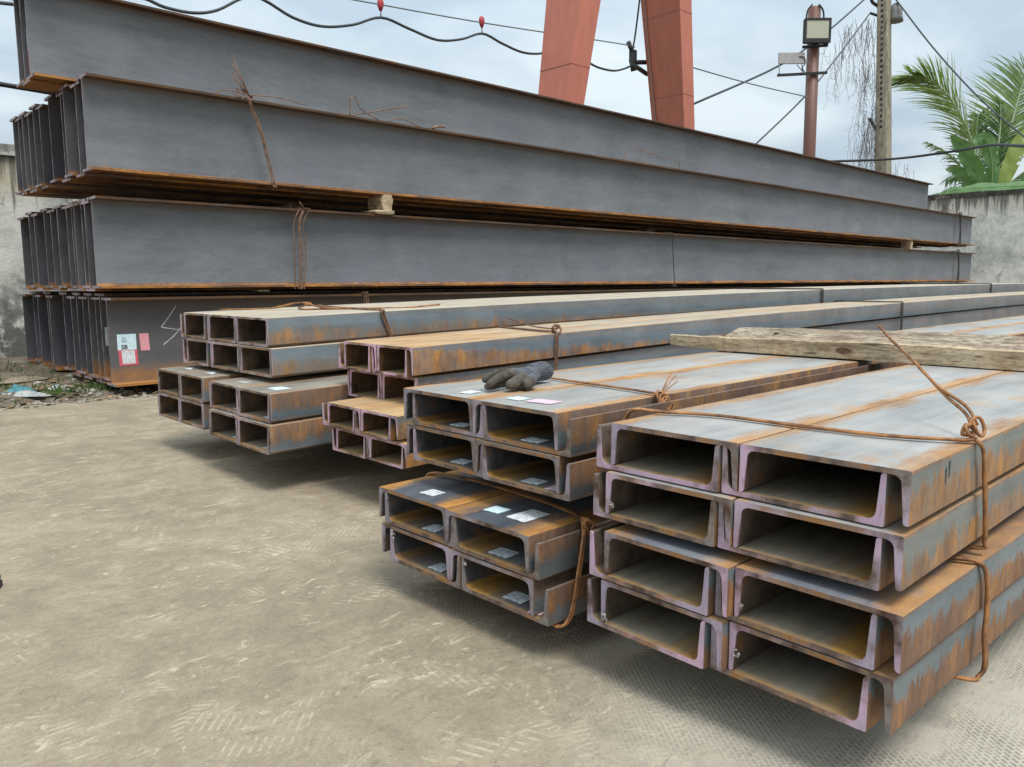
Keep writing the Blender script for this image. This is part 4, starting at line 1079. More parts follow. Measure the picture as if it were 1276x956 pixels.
def wall_run(name, x0, x1, y0, y1, zt, capz, label, mat, capm, over=0.05):
    e_ = empty(name, ((x0+x1)/2, (y0+y1)/2, 0))
    cx, cy = (x0+x1)/2, (y0+y1)/2
    bm_ = bmesh.new(); box(bm_, x0-cx, x1-cx, y0-cy, y1-cy, -0.2, zt); obj("wall_face", bm_, mat, e_)
    bm_ = bmesh.new(); box(bm_, x0-cx-over, x1-cx+over, y0-cy-over, y1-cy+over, zt+0.001, zt+capz)
    bmesh.ops.subdivide_edges(bm_, edges=[q for q in bm_.edges if q.calc_length() > 2], cuts=40)
    for q in bm_.verts: q.co += Vector((random.uniform(-.012, .012), random.uniform(-.012, .012), random.uniform(-.012, .012) if q.co.z > zt+0.02 else 0))
    obj("coping", bm_, capm, e_)
    return tag(e_, label, "wall")
wall_run("plaster_wall", -8, 23.3, 10.2, 10.42, 2.22, 0.12, "stained grey plaster wall behind the H-beam stack at left", plaster_mat("plaster_left", 2.22), CAPP)
wall_run("plaster_wall", 23.5, 23.75, -9, 10.6, 3.00, 0.12, "grey plaster wall with black algae streaks at the far right end", plaster_mat("plaster_right", 3.0, (0.66, 0.58, 0.48), 0.12, 0.6, 1.18), CAP)

# ------------------------------------------------------------------ gantry crane legs
def paint_mat(name, c):
    M = Mat(name, 0.5, 0, 0.4); v = M.jit(); n = M.noise(M.scale(v, 6, 6, 1.2), 1.5, 5, 0.6)
    cc = M.ramp(n, [(0.32, tuple(q*0.90 for q in c)), (0.68, tuple(min(1, q*1.06) for q in c))])
    st = M.step(M.noise(M.scale(v, 14, 14, 1.0), 1.4, 5, 0.7), 0.60, 0.74)
    cc = M.mix(M.mul(st, 0.16), cc, (0.16, 0.075, 0.045)); M.col(cc); M.bump(M.noise(v, 40, 3), 0.08, 0.004); return M.m
CRANE = paint_mat("red_oxide_paint", (0.48, 0.155, 0.100)); CRANE_S = paint_mat("seam_paint", (0.34, 0.105, 0.066)); CRANE_G = paint_mat("greyed_paint", (0.27, 0.165, 0.125))
def leg(xa, xb, dxt, wa, wb, label):
    """box leg leaning along x: foot at xa on the ground, top at xb; Y extent grows from wa to wb"""
    e_ = empty("crane_leg", (xa, 9.58, 0)); H_ = 9.0
    bm_ = bmesh.new(); rg_ = []
    for i in range(10):
        t_ = i/9; x = (xb-xa)*t_; a = 0.5*(0.30+(dxt-0.30)*t_); y = 0.5*(wa+(wb-wa)*t_); z = H_*t_
        rg_.append([bm_.verts.new((x+p*a, q*y, z)) for p, q in ((-1, -1), (1, -1), (1, 1), (-1, 1))])
    for i in range(9):
        for k in range(4):
            f_ = bm_.faces.new((rg_[i][k], rg_[i][(k+1) % 4], rg_[i+1][(k+1) % 4], rg_[i+1][k]))
    bm_.faces.new(rg_[0][::-1]); bm_.faces.new(rg_[-1])
    bmesh.ops.recalc_face_normals(bm_, faces=bm_.faces)
    obj("leg_box", bm_, CRANE, e_)
    bm_ = bmesh.new()                                   # weld seams and splice straps
    for z in (1.5, 3.05, 4.42, 5.9, 7.4):
        t_ = z/H_; cx = (xb-xa)*t_; a = 0.5*(0.30+(dxt-0.30)*t_)+0.004; y = 0.5*(wa+(wb-wa)*t_)+0.004
        box(bm_, cx-a, cx+a, -y, y, z, z+0.014)
    obj("weld_seam", bm_, CRANE_S, e_)["kind"] = "stuff"
    bm_ = bmesh.new(); box(bm_, -0.28, 0.28, -0.30, 0.30, -0.02, 0.04); obj("foot_plate", bm_, CRANE, e_)
    tag(e_, label, "crane leg", "legs of the gantry crane"); return e_, H_
def lean(x_at_z1, z1, x_at_z2, z2, z): return x_at_z1+(x_at_z2-x_at_z1)*(z-z1)/(z2-z1)
legL, _ = leg(lean(10.30, 3.87, 10.62, 5.68, 0), lean(10.30, 3.87, 10.62, 5.68, 9.0), 0.62, 0.42, 1.05, "salmon-red gantry crane leg leaning right, left of the pair")
legR, _ = leg(lean(13.60, 3.87, 13.26, 6.2, 0), lean(13.60, 3.87, 13.26, 6.2, 9.0), 0.44, 0.52, 1.06, "red gantry crane leg with cable bracket, right of the pair")
bm = bmesh.new()
LX = -legR.location.x
tube(bm, catmull([(13.40+LX, 0.62, 7.4), (13.243+LX, 0.62, 6.36), (13.132+LX, 0.62, 5.73), (13.05+LX, 0.62, 5.38)], 6), 0.018, 6)
RUB = simple("black_rubber", (0.018, 0.018, 0.020), 0.55, 0, 0.3, 30, 0.05)
obj("hanging_cable", bm, RUB, legR)
bm = bmesh.new()
box(bm, 12.99+LX, 13.13+LX, 0.56, 0.68, 5.12, 5.38, 0.02); tube(bm, [(13.08+LX, 0.62, 5.30), (12.90+LX, 0.62, 5.50)], 0.045, 8)
tube(bm, [(13.05+LX, 0.62, 5.14), (13.50+LX, 0.60, 5.22), (13.55+LX, 0.40, 5.24)], 0.045, 8); tube(bm, [(13.07+LX, 0.62, 5.10), (13.50+LX, 0.60, 4.99), (13.55+LX, 0.40, 4.97)], 0.045, 8)
tube(bm, [(13.03+LX, 0.62, 5.16), (13.09+LX, 0.62, 4.98)], 0.055, 8)
obj("cable_bracket", bm, simple("bracket_dark", (0.05, 0.05, 0.05), 0.6, 0.3, 0.4, 30, 0.1), legR)
bm = bmesh.new(); cp = []
for z in (8.6, 7.2, 6.0, 5.0, 4.0, 3.0, 2.0):
    t_ = z/9.0; cp.append(((lean(13.60, 3.87, 13.26, 6.2, 9.0)-lean(13.60, 3.87, 13.26, 6.2, 0))*t_-0.5*(0.30+0.14*t_)-0.022, 0.5*(0.52+0.54*t_)-0.10+random.uniform(-.015, .015), z))
tube(bm, catmull(cp, 4), 0.020, 6); obj("conduit", bm, CRANE_G, legR)

# ------------------------------------------------------------------ cables in the air
CAB = simple("cable_grey", (0.045, 0.052, 0.055), 0.5, 0.0, 0.3, 20, 0); CAB_L = simple("cable_galvanised", (0.20, 0.235, 0.235), 0.5, 0.3, 0.2, 20, 0)
def cable(P, r, label, mat=CAB, n=6, name="overhead_cable"):
    bm_ = bmesh.new(); tube(bm_, catmull(P, n), r, 6); o = obj(name, bm_, mat); return tag(o, label, "cable")
fest = [(-9.0, 10.0, 3.30), (-7.4, 10.0, 3.05), (-5.8, 10.0, 3.45), (-4.2, 10.0, 3.25), (-2.7, 10.0, 3.70), (-1.3, 10.0, 3.50), (0.2, 10.0, 3.95), (1.500, 10.00, 3.750), (2.500, 10.00, 3.800), (3.100, 10.00, 4.060), (3.576, 10.00, 4.134), (3.846, 10.00, 4.088), (4.181, 10.00, 4.097), (4.485, 10.00, 4.192), (4.980, 10.00, 4.470), (5.527, 10.00, 4.330), (5.971, 10.00, 4.310), (6.459, 10.00, 4.433), (6.938, 10.00, 4.632), (7.436, 10.00, 4.579), (7.966, 10.00, 4.524), (8.450, 10.00, 4.631), (8.891, 10.00, 4.804), (9.314, 10.00, 4.738), (9.776, 10.00, 4.685), (10.203, 10.00, 4.738), (10.565, 10.00, 4.872), (10.983, 10.00, 4.896), (11.419, 10.00, 4.837), (11.759, 10.00, 4.784), (12.229, 10.02, 4.807), (12.650, 10.10, 4.929), (12.980, 10.18, 5.060)]
cable(fest, 0.020, "grey festoon cable sagging in loops toward the crane leg", CAB, 5)
cable([(-9.0, 10.0, 3.52), (-4.0, 10.0, 3.90), (1.3, 10.0, 4.33), (3.8, 10.0, 4.53), (6.341, 10.0, 4.76), (8.875, 10.0, 4.97), (12.581, 10.05, 5.36), (13.0, 10.18, 5.40)], 0.011, "straight carrier wire above the festoon cable", CAB_L, 4)
cable([(13.8, 9.5, 5.09), (16.3, 9.5, 5.14), (19.52, 9.72, 5.37)], 0.014, "wire from the crane leg to the floodlight pole", CAB_L, 4)
INS = simple("red_insulator", (0.42, 0.045, 0.055), 0.4, 0, 0.25, 40, 0.05)
for x, z, lab in ((6.93, 4.722, "red cable trolley hanging from the carrier wire, left one"), (8.88, 4.895, "red cable trolley hanging from the carrier wire, right one")):
    e_ = empty("cable_trolley", (x, 10.0, z))
    bm = bmesh.new(); rg = []
    for zz_, rr_ in ((0.0, 0.022), (0.05, 0.045), (0.10, 0.055), (0.15, 0.045), (0.175, 0.02)):
        rg.append([bm.verts.new((math.cos(a)*rr_, math.sin(a)*rr_*0.7, zz_)) for a in (2*math.pi*k/10 for k in range(10))])
    for i in range(4):
        for k in range(10): bm.faces.new((rg[i][k], rg[i][(k+1) % 10], rg[i+1][(k+1) % 10], rg[i+1][k])).smooth = True
    bm.faces.new(rg[0][::-1]); bm.faces.new(rg[-1]); obj("body", bm, INS, e_)
    bm = bmesh.new(); tube(bm, [(0, 0, 0.0), (0.004, 0, -0.04), (0, 0, -0.085)], 0.010, 6); obj("hook", bm, CAB_L, e_)
    tag(e_, lab, "cable trolley", "cable trolleys on the carrier wire")
# ------------------------------------------------------------------ floodlight pole
PX, PY = 19.62, 9.62
fp = empty("floodlight_pole", (PX, PY, 0))
lx, ly = 0.724, -0.690                      # direction to the right as the lamp faces the yard
def rot_to(o_, dx_, dy_): o_.rotation_euler = (0, 0, math.atan2(dy_, dx_))
PIPE = paint_mat("rusty_pipe", (0.155, 0.072, 0.052))
bm = bmesh.new(); tube(bm, [(0, 0, -0.02), (0.10, 0.12, 3.8), (0.34, 0.26, 7.62)], 0.150, 14); obj("pole_pipe", bm, PIPE, fp)
STEEL_DK = simple("dark_angle_iron", (0.035, 0.034, 0.034), 0.6, 0.3, 0.3, 30, 0.1)
def bar(a, b, s, parent, name, mat, s2=None):
    a, b = Vector(a), Vector(b); d = b-a; n = d.normalized(); u = n.cross(Vector((0, 0, 1))).normalized(); v_ = u.cross(n)
    bm_ = bmesh.new(); s2 = s2 or s
    ve = [bm_.verts.new(p+u*i*s/2+v_*j*s2/2) for p in (a, b) for i, j in ((-1, -1), (1, -1), (1, 1), (-1, 1))]
    for q in ((0, 1, 2, 3), (7, 6, 5, 4), (0, 4, 5, 1), (1, 5, 6, 2), (2, 6, 7, 3), (3, 7, 4, 0)): bm_.faces.new([ve[i] for i in q])
    bmesh.ops.recalc_face_normals(bm_, faces=bm_.faces); return obj(name, bm_, mat, parent)
fx, fy = -ly*-1, lx*-1                      # towards the yard
F2 = Vector((-0.69, -0.724, 0)).normalized(); RT = Vector((0.724, -0.69, 0)).normalized(); UP = Vector((0, 0, 1))
c0 = Vector((0.29, 0.23, 0))+F2*0.17
bar(c0+UP*6.62-RT*0.33, c0+UP*6.66+RT*0.30, 0.06, fp, "cross_bar", STEEL_DK)
c1 = Vector((0.22, 0.20, 0))+F2*0.16
bar(c1+UP*5.93-RT*0.92, c1+UP*5.99+RT*0.32, 0.06, fp, "cross_bar", STEEL_DK)
# floodlight: housing, lens, yoke
fl = empty("floodlight", Vector((PX, PY, 0))+c0+UP*6.98-RT*0.02+F2*0.06)
fl.rotation_euler = (R(0), 0, math.atan2(F2.y, F2.x)+math.pi/2)
bm = bmesh.new(); box(bm, -0.33, 0.33, -0.075, 0.04, -0.30, 0.29, 0.02); obj("housing", bm, STEEL_DK, fl)
bm = bmesh.new()
for a in ((-0.33, 0.33, 0.235, 0.29), (-0.33, 0.33, -0.30, -0.19), (-0.33, -0.275, -0.19, 0.235), (0.275, 0.33, -0.19, 0.235)): box(bm, a[0], a[1], -0.105, -0.077, a[2], a[3], 0.006)
obj("bezel", bm, STEEL_DK, fl)
def lens_mat():
    M = Mat("lamp_lens", 0.25, 0, 0.5); x, y, z = M.sep(M.obj())
    g = M.step(M.math('ABSOLUTE', M.math('SINE', M.mul(x, 75))), 0.2, 0.6); h = M.step(M.math('ABSOLUTE', M.math('SINE', M.mul(z, 75))), 0.2, 0.6)
    M.col(M.mix(M.mul(g, h), (0.36, 0.37, 0.32), (0.52, 0.50, 0.34))); return M.m
bm = bmesh.new(); box(bm, -0.274, 0.274, -0.090, -0.078, -0.188, 0.233); obj("lens", bm, lens_mat(), fl)
bm = bmesh.new()
for s in (-1, 1): tube(bm, catmull([(0.20*s, 0.03, -0.28), (0.22*s, 0.12, 0.1), (0.20*s, 0.13, 0.5), (0.08*s, 0.13, 0.68)], 5), 0.022, 6)
obj("yoke", bm, STEEL_DK, fl)
tag(fl, "black square floodlight with pale lens on top of the rusty pole", "floodlight")
# solar panel beside it
sp_ = empty("solar_panel", Vector((PX, PY, 0))+c1+UP*6.15-RT*0.58+F2*0.02); sp_.rotation_euler = (R(-8), 0, math.atan2(F2.y, F2.x)+math.pi/2)
bm = bmesh.new(); box(bm, -0.33, 0.33, -0.02, 0.02, 0.05, 0.33, 0.006); obj("panel", bm, simple("panel_back_grey", (0.30, 0.29, 0.28), 0.6, 0, 0.2, 20, 0.05), sp_)
bm = bmesh.new()
for x in (-0.32, 0.25): box(bm, x, x+0.02, -0.01, 0.01, -0.19, 0.048)
obj("support", bm, CAB_L, sp_)
bm = bmesh.new(); tube(bm, catmull([(0.18, -0.03, 0.22), (0.30, -0.04, 0.20), (0.33, -0.03, 0.05), (0.26, -0.03, -0.05), (0.30, -0.03, -0.18)], 5), 0.012, 5); tube(bm, catmull([(0.12, -0.03, 0.02), (0.22, -0.03, -0.10), (0.32, -0.03, -0.16)], 5), 0.010, 5)
obj("lead", bm, RUB, sp_)
tag(sp_, "small grey solar panel on the arm left of the floodlight pole", "solar panel")
tag(fp, "rusty brown pipe pole carrying a floodlight", "pole")
# ------------------------------------------------------------------ utility pole with dead vines
up_ = empty("utility_pole", (26.25, 10.28, 0))
def conc_pole():
    M = Mat("pole_concrete", 0.9, 0, 0.2); v = M.obj(); t = M.noise(M.scale(v, 6, 6, 1.5), 2, 5, 0.65)
    M.col(M.ramp(t, [(0.34, (0.20, 0.175, 0.125)), (0.62, (0.37, 0.33, 0.245))])); M.bump(t, 0.4, 0.02); return M.m
bm = bmesh.new(); rg = []
for i in range(9):
    t_ = i/8; z = 11.0*t_; s = 0.23-0.075*t_; ox, oy = 0.42*t_, 0.70*t_
    rg.append([bm.verts.new((ox+p*s, oy+q*s, z)) for p, q in ((-1, -.8), (-.8, -1), (.8, -1), (1, -.8), (1, .8), (.8, 1), (-.8, 1), (-1, .8))])
for i in range(8):
    for k in range(8): bm.faces.new((rg[i][k], rg[i][(k+1) % 8], rg[i+1][(k+1) % 8], rg[i+1][k]))
bm.faces.new(rg[0][::-1]); bm.faces.new(rg[-1]); obj("pole_shaft", bm, conc_pole(), up_)
bm = bmesh.new()
for i in range(26):
    z = 5.6+i*0.17; t_ = z/11; s = 0.23-0.075*t_
    box(bm, 0.42*t_-s-0.004, 0.42*t_-s+0.02, 0.70*t_-0.03, 0.70*t_+0.04, z, z+0.075)
obj("step_holes", bm, simple("hole_dark", (0.03, 0.027, 0.022), 0.9, 0, 0.2, 30, 0), up_)["kind"] = "stuff"
UPv = Vector((26.25, 10.28, 0))
bar((0.25, 0.40, 5.25), (-0.02, 0.72, 5.95), 0.07, up_, "strut", STEEL_DK)
bm = bmesh.new(); tube(bm, [(0.40, 0.70, 9.35), (0.10, 0.86, 9.50), (0.02, 0.95, 9.75)], 0.05, 6); tube(bm, [(0.40, 0.7, 9.1), (0.1, 0.92, 9.2)], 0.04, 6)
obj("wire_bracket", bm, STEEL_DK, up_)
bm = bmesh.new(); tube(bm, [(0.20, 0.30, 5.95), (0.10, 0.28, 5.95)], 0.10, 10); obj("bolt_plate", bm, STEEL_DK, up_)
bm = bmesh.new()
for k in range(1): tube(bm, [(0, 0, -0.02), (0, 0, 0.10), (0, 0, 0.30), (0, 0, 0.46)], 0.235, 14, 0.16)
hs = empty("siren_drum", UPv+Vector((0.58, 0.32, 8.92))); obj("drum", bm, simple("siren_grey", (0.19, 0.185, 0.175), 0.6, 0.3, 0.35, 18, 0.15), hs)
bm = bmesh.new(); tube(bm, [(0, 0, 0.46), (-0.02, 0.02, 0.53)], 0.10, 10); tube(bm, [(-0.05, 0.05, 0.2), (-0.30, 0.32, 0.22)], 0.04, 6); obj("mount", bm, STEEL_DK, hs)
tag(hs, "grey drum-shaped box hung on the utility pole", "drum")
tag(up_, "tall tan concrete utility pole with a row of square holes", "utility pole")
# dead hanging vines
VINE = simple("dry_vine", (0.135, 0.105, 0.088), 0.95, 0, 0.4, 20, 0)
def vines(name, seeds, label, seed, th=0.0085):
    rr_ = random.Random(seed); bm_ = bmesh.new()
    for (x, y, z, lg, n) in seeds:
        for k in range(n):
            p = Vector((x+rr_.gauss(0, .18), y+rr_.gauss(0, .18), z+rr_.uniform(-.3, .2))); P = [p.copy()]
            d = Vector((rr_.uniform(-.15, .15), rr_.uniform(-.15, .15), -1)); ln = lg*rr_.uniform(.45, 1.1); s = 0.13
            for i in range(int(ln/s)):
                d += Vector((rr_.uniform(-.5, .5), rr_.uniform(-.5, .5), rr_.uniform(-.35, .1))); d.x *= 0.8; d.y *= 0.8; d.z -= 0.25; d.normalize(); p = p+d*s; P.append(p.copy())
                if rr_.random() < 0.32:
                    q = p.copy(); Q = [q.copy()]; d2 = Vector((rr_.uniform(-1, 1), rr_.uniform(-1, 1), rr_.uniform(-1, .3))).normalized()
                    for j in range(rr_.randint(2, 4)):
                        d2 += Vector((rr_.uniform(-.5, .5), rr_.uniform(-.5, .5), rr_.uniform(-.7, .1))); d2.normalize(); q = q+d2*0.09; Q.append(q.copy())
                    tube(bm_, Q, th*0.55, 3, th*0.3, False)
            if len(P) > 2: tube(bm_, P, th*rr_.uniform(.5, 1), 3, th*0.4, False)
    o = obj(name, bm_, VINE); return tag(o, label, "dead vine")
vines("dead_vine", [(26.35, 10.98, 8.9, 3.4, 18), (26.30, 11.02, 7.6, 3.2, 16), (26.2, 11.0, 6.0, 2.2, 24), (26.15, 11.05, 5.4, 1.8, 26)], "long tangle of dead vine hanging beside the utility pole", 5)
vines("dead_vine", [(26.25, 11.45, 9.0, 1.0, 14), (26.05, 11.75, 8.7, 2.3, 16), (25.95, 12.0, 8.2, 1.5, 12), (26.2, 11.6, 7.5, 0.8, 10)], "shorter dead vine draped on the wire left of the utility pole", 6)
vines("dead_vine", [(26.6, 10.1, 4.3, 0.9, 10)], "dry twigs clinging low on the right of the utility pole", 7)
# wires of the poles
T = UPv+Vector((0.02, 0.95, 9.72))
cable([(14.2, 9.75, 4.36), (19.2, 10.35, 6.20), (22.5, 10.75, 7.75), T], 0.026, "dark cable rising behind the solar panel to the utility pole", CAB, 5)
cable([(17.6, 10.3, 3.86), (19.93, 10.05, 5.48), (22.8, 10.55, 7.1), UPv+Vector((0.1, 0.92, 9.2))], 0.020, "thin cable rising past the floodlight pole to the utility pole", CAB, 5)
cable([UPv+Vector((0.5, 0.45, 9.75)), (26.35, 9.1, 7.55), (25.6, 7.3, 5.52), (24.6, 5.0, 3.4)], 0.024, "cable dropping from the utility pole across the palm", CAB, 5)
cable([(19.72, 9.60, 3.80), (22.2, 8.6, 4.02), (22.3, 7.169, 4.06), (20.2, 5.75, 3.80), (17.699, 4.481, 3.352), (15.5, 3.2, 2.95)], 0.034, "thick black cable strung low from the floodlight pole to the right", RUB, 6)
cable([(-9.0, 9.0, 3.05), (-5.5, 8.95, 2.88), (-2.0, 8.9, 2.80), (0.4, 8.9, 2.735), (1.855, 8.9, 2.697), (2.30, 8.88, 2.68), (3.2, 8.86, 2.64)], 0.024, "black cable running in from the left behind the top beams", RUB, 5)

# ------------------------------------------------------------------ palm and banana
def leaf_mat(name, a, b, rough=0.45, trans=0.25):
    M = Mat(name, rough, 0, 0.45); v = M.jit()
    n = M.noise(v, 4, 4, 0.6); M.col(M.ramp(n, [(0.32, a), (0.66, b)]))
    M.b.inputs['Subsurface Weight'].default_value = 0.0
    tr_ = M.N.new('ShaderNodeBsdfTranslucent'); tr_.inputs['Color'].default_value = (b[0]*1.5, b[1]*1.5, b[2]*0.8, 1)
    mxs = M.N.new('ShaderNodeMixShader'); mxs.inputs[0].default_value = trans
    o_ = [q for q in M.N if q.type == 'OUTPUT_MATERIAL'][0]
    M.L.new(M.b.outputs[0], mxs.inputs[1]); M.L.new(tr_.outputs[0], mxs.inputs[2]); M.L.new(mxs.outputs[0], o_.inputs['Surface']); return M.m
PALM = leaf_mat("palm_green", (0.105, 0.180, 0.048), (0.240, 0.335, 0.120), 0.3); PALM_D = leaf_mat("palm_green_dark", (0.025, 0.065, 0.012), (0.060, 0.125, 0.025))
RACH = simple("palm_rachis", (0.36, 0.40, 0.26), 0.6, 0, 0.2, 10, 0); BAN = leaf_mat("banana_green", (0.070, 0.150, 0.050), (0.135, 0.250, 0.088), 0.35, 0.25)
BRIB = simple("banana_midrib", (0.20, 0.29, 0.11), 0.6, 0, 0.2, 10, 0)
BAN_Y = leaf_mat("banana_yellow_green", (0.16, 0.24, 0.05), (0.30, 0.36, 0.10), 0.4, 0.35)
def frond(parent, P, ll, n=90, droop=0.35, mat=PALM, seed=0, bare=0.12, face=None):
    rr_ = random.Random(seed); C = catmull(P, 14); bm_ = bmesh.new()
    tube(bm_, C, 0.045, 6, 0.010, mat=1)
    m_ = len(C); rows = 0
    for i in range(n):
        t_ = bare+(1-bare)*i/(n-1); f_i = t_*(m_-1); k = min(int(f_i), m_-2); p = C[k].lerp(C[k+1], f_i-k); tg = (C[min(k+2, m_-1)]-C[max(k-1, 0)]).normalized()
        toc = (Vector((0, 0, 1.2))-p).normalized(); side = tg.cross(toc).normalized(); nr = side.cross(tg).normalized()
        prof = min(1.0, 0.30+t_*2.6)*(1.0-0.55*max(0, t_-0.55)/0.45)
        for s in (-1, 1):
            ln = ll*prof*rr_.uniform(.86, 1.06); d = (side*s*rr_.uniform(.80, .95)+tg*(0.55+0.5*t_)+nr*rr_.uniform(-.15, .35)).normalized()
            wd = 0.021+0.008*rr_.random(); P_ = []; q = p.copy(); dd = d.copy(); seg = 5
            for j in range(seg+1):
                P_.append(q.copy()); dd = (dd+Vector((0, 0, -1))*droop*0.16*(j+0.4)+Vector((rr_.uniform(-1, 1), rr_.uniform(-1, 1), rr_.uniform(-1, 1)))*0.035).normalized(); q = q+dd*ln/seg
            wv = (tg-d*tg.dot(d)).normalized(); pr = None
            for j, q in enumerate(P_):
                w_ = wd*(0.55, 1.0, 0.95, 0.75, 0.45, 0.04)[j]
                a, b = bm_.verts.new(q+wv*w_), bm_.verts.new(q-wv*w_)
                if pr: bm_.faces.new((pr[0], a, b, pr[1]))
                pr = (a, b)
    return obj("frond", bm_, [mat, RACH], parent)
PB = Vector((29.7, 8.6, 0))
palm = empty("palm_tree", PB)
bm = bmesh.new(); tube(bm, [(0, 0, -0.1), (0.02, 0, 1.5), (0, 0.02, 2.9), (0, 0.0, 3.6)], 0.24, 12, 0.17); obj("trunk", bm, simple("palm_trunk", (0.20, 0.165, 0.12), 0.9, 0, 0.35, 12, 0.5), palm)
def rel(*pts): return [Vector(p)-PB for p in pts]
frond(palm, rel((29.65, 8.66, 3.5), (29.48, 8.92, 5.2), (29.16, 9.46, 6.50), (28.70, 10.05, 7.30), (28.25, 10.50, 7.50)), 2.15, 150, 0.16, PALM, 1)
frond(palm, rel((29.85, 8.45, 3.5), (30.25, 8.18, 5.2), (30.62, 8.02, 6.7), (30.95, 7.80, 7.9), (31.2, 7.4, 8.5)), 2.15, 150, 0.14, PALM, 2)
frond(palm, rel((29.55, 8.70, 3.5), (29.10, 9.10, 4.45), (28.70, 9.52, 5.00), (28.35, 9.95, 5.30)), 0.50, 40, 0.55, PALM, 3)
frond(palm, rel((29.9, 8.3, 3.5), (30.3, 7.6, 4.3), (30.7, 6.7, 4.8), (31.0, 5.7, 4.6)), 1.1, 50, 0.4, PALM_D, 4)
frond(palm, rel((29.8, 8.7, 3.5), (30.3, 9.0, 4.5), (30.7, 9.2, 5.6), (31.0, 9.3, 6.4)), 1.2, 50, 0.3, PALM_D, 5)
frond(palm, rel((29.75, 8.5, 3.5), (29.85, 8.35, 4.6), (29.95, 8.30, 5.7), (30.0, 8.35, 6.5)), 0.9, 44, 0.2, PALM_D, 6)
frond(palm, rel((29.5, 8.6, 3.4), (29.0, 8.7, 4.0), (28.5, 8.9, 4.2), (28.1, 9.2, 4.0)), 0.8, 40, 0.5, PALM_D, 7)
tag(palm, "young coconut palm with feathery fronds rising over the right wall", "palm tree")
BB = Vector((28.2, 8.0, 0))
ban = empty("banana_plant", BB)
bm = bmesh.new(); tube(bm, [(0, 0, -0.1), (0.02, 0.02, 2.0), (0, 0, 3.5)], 0.15, 10, 0.10); tube(bm, [(0.3, -0.3, -0.1), (0.32, -0.3, 3.4)], 0.12, 10, 0.08); obj("stem", bm, simple("banana_stem", (0.23, 0.25, 0.11), 0.7, 0, 0.35, 8, 0.3), ban)
def blade(parent, P, wd, mat=BAN, seed=0, cup=0.25, nrm=None, tear=0.25):
    rr_ = random.Random(seed); C = catmull([Vector(p)-BB for p in P], 10); m_ = len(C); bm_ = bmesh.new(); rows = []
    for i, p in enumerate(C):
        t_ = i/(m_-1); tg = (C[min(i+1, m_-1)]-C[max(i-1, 0)]).normalized()
        ref = Vector(nrm) if nrm else (Vector((0, 0, 1.0))-BB-p).normalized()
        sd_ = tg.cross(ref).normalized(); nn = sd_.cross(tg).normalized()
        w_ = wd*math.sin(math.pi*min(1, 0.06+t_*0.94))**0.55*(1-0.15*t_)
        row = []
        for s in (-1, -0.66, -0.33, 0, 0.33, 0.66, 1):
            wv = 0.03*math.sin(t_*26+s*2+seed)*abs(s)
            row.append(bm_.verts.new(p+sd_*w_*s*0.5+nn*(cup*w_*abs(s)**1.4*0.5+wv)+tg*(-0.10*w_*(1-abs(s)))))
        rows.append(row)
    for i in range(m_-1):
        for k in range(6):
            if k in (0, 5) and rr_.random() < tear*0.5: continue
            bm_.faces.new((rows[i][k], rows[i+1][k], rows[i+1][k+1], rows[i][k+1])).smooth = True
    tube(bm_, C, 0.016, 6, 0.005, mat=1)
    return obj("leaf", bm_, [mat, BRIB], parent)
blade(ban, [(28.2, 8.0, 3.3), (28.0, 8.28, 4.1), (27.7, 8.62, 4.75), (27.4, 8.95, 5.3)], 0.52, BAN, 1, 0.2)
blade(ban, [(28.2, 7.95, 3.3), (28.2, 7.95, 4.3), (28.12, 8.10, 5.05), (27.95, 8.28, 5.15), (27.85, 8.40, 4.85)], 0.45, BAN, 2, -0.2)
blade(ban, [(28.35, 7.85, 3.3), (28.6, 7.55, 4.4), (28.85, 7.40, 5.1), (29.25, 7.12, 5.6)], 0.50, BAN_Y, 3, 0.2)
blade(ban, [(28.3, 8.1, 3.3), (28.05, 8.5, 3.8), (27.8, 8.8, 4.2), (27.6, 9.1, 4.3)], 0.42, BAN, 5, 0.2)
blade(ban, [(28.4, 7.7, 3.3), (28.9, 7.1, 3.9), (29.4, 6.5, 4.2), (29.8, 5.9, 4.1)], 0.55, BAN, 7, 0.15)
tag(ban, "banana plant with broad pale green leaves in front of the palm", "banana plant")
bl = empty("banana_leaf", (23.9, 7.0, 3.1)); BB0 = BB; BB = Vector((23.9, 7.0, 3.1))
blade(bl, [(24.05, 5.3, 3.22), (24.0, 5.98, 3.24), (23.95, 6.74, 3.27), (23.9, 7.41, 3.27), (23.88, 7.91, 3.20), (23.86, 8.30, 3.08)], 0.62, BAN, 6, -0.25, (-0.8, -0.3, 1.0), 0.05)
BB = BB0
tag(bl, "long banana leaf bent over along the top of the right wall", "leaf")
# a few twigs at the far end of the top beams
vines("dry_twigs", [(21.2, 7.0, 3.1, 0.7, 12), (21.0, 6.8, 2.8, 0.5, 10)], "dry twigs sticking up at the far end of the top tier", 9, 0.010)["kind"] = "stuff"

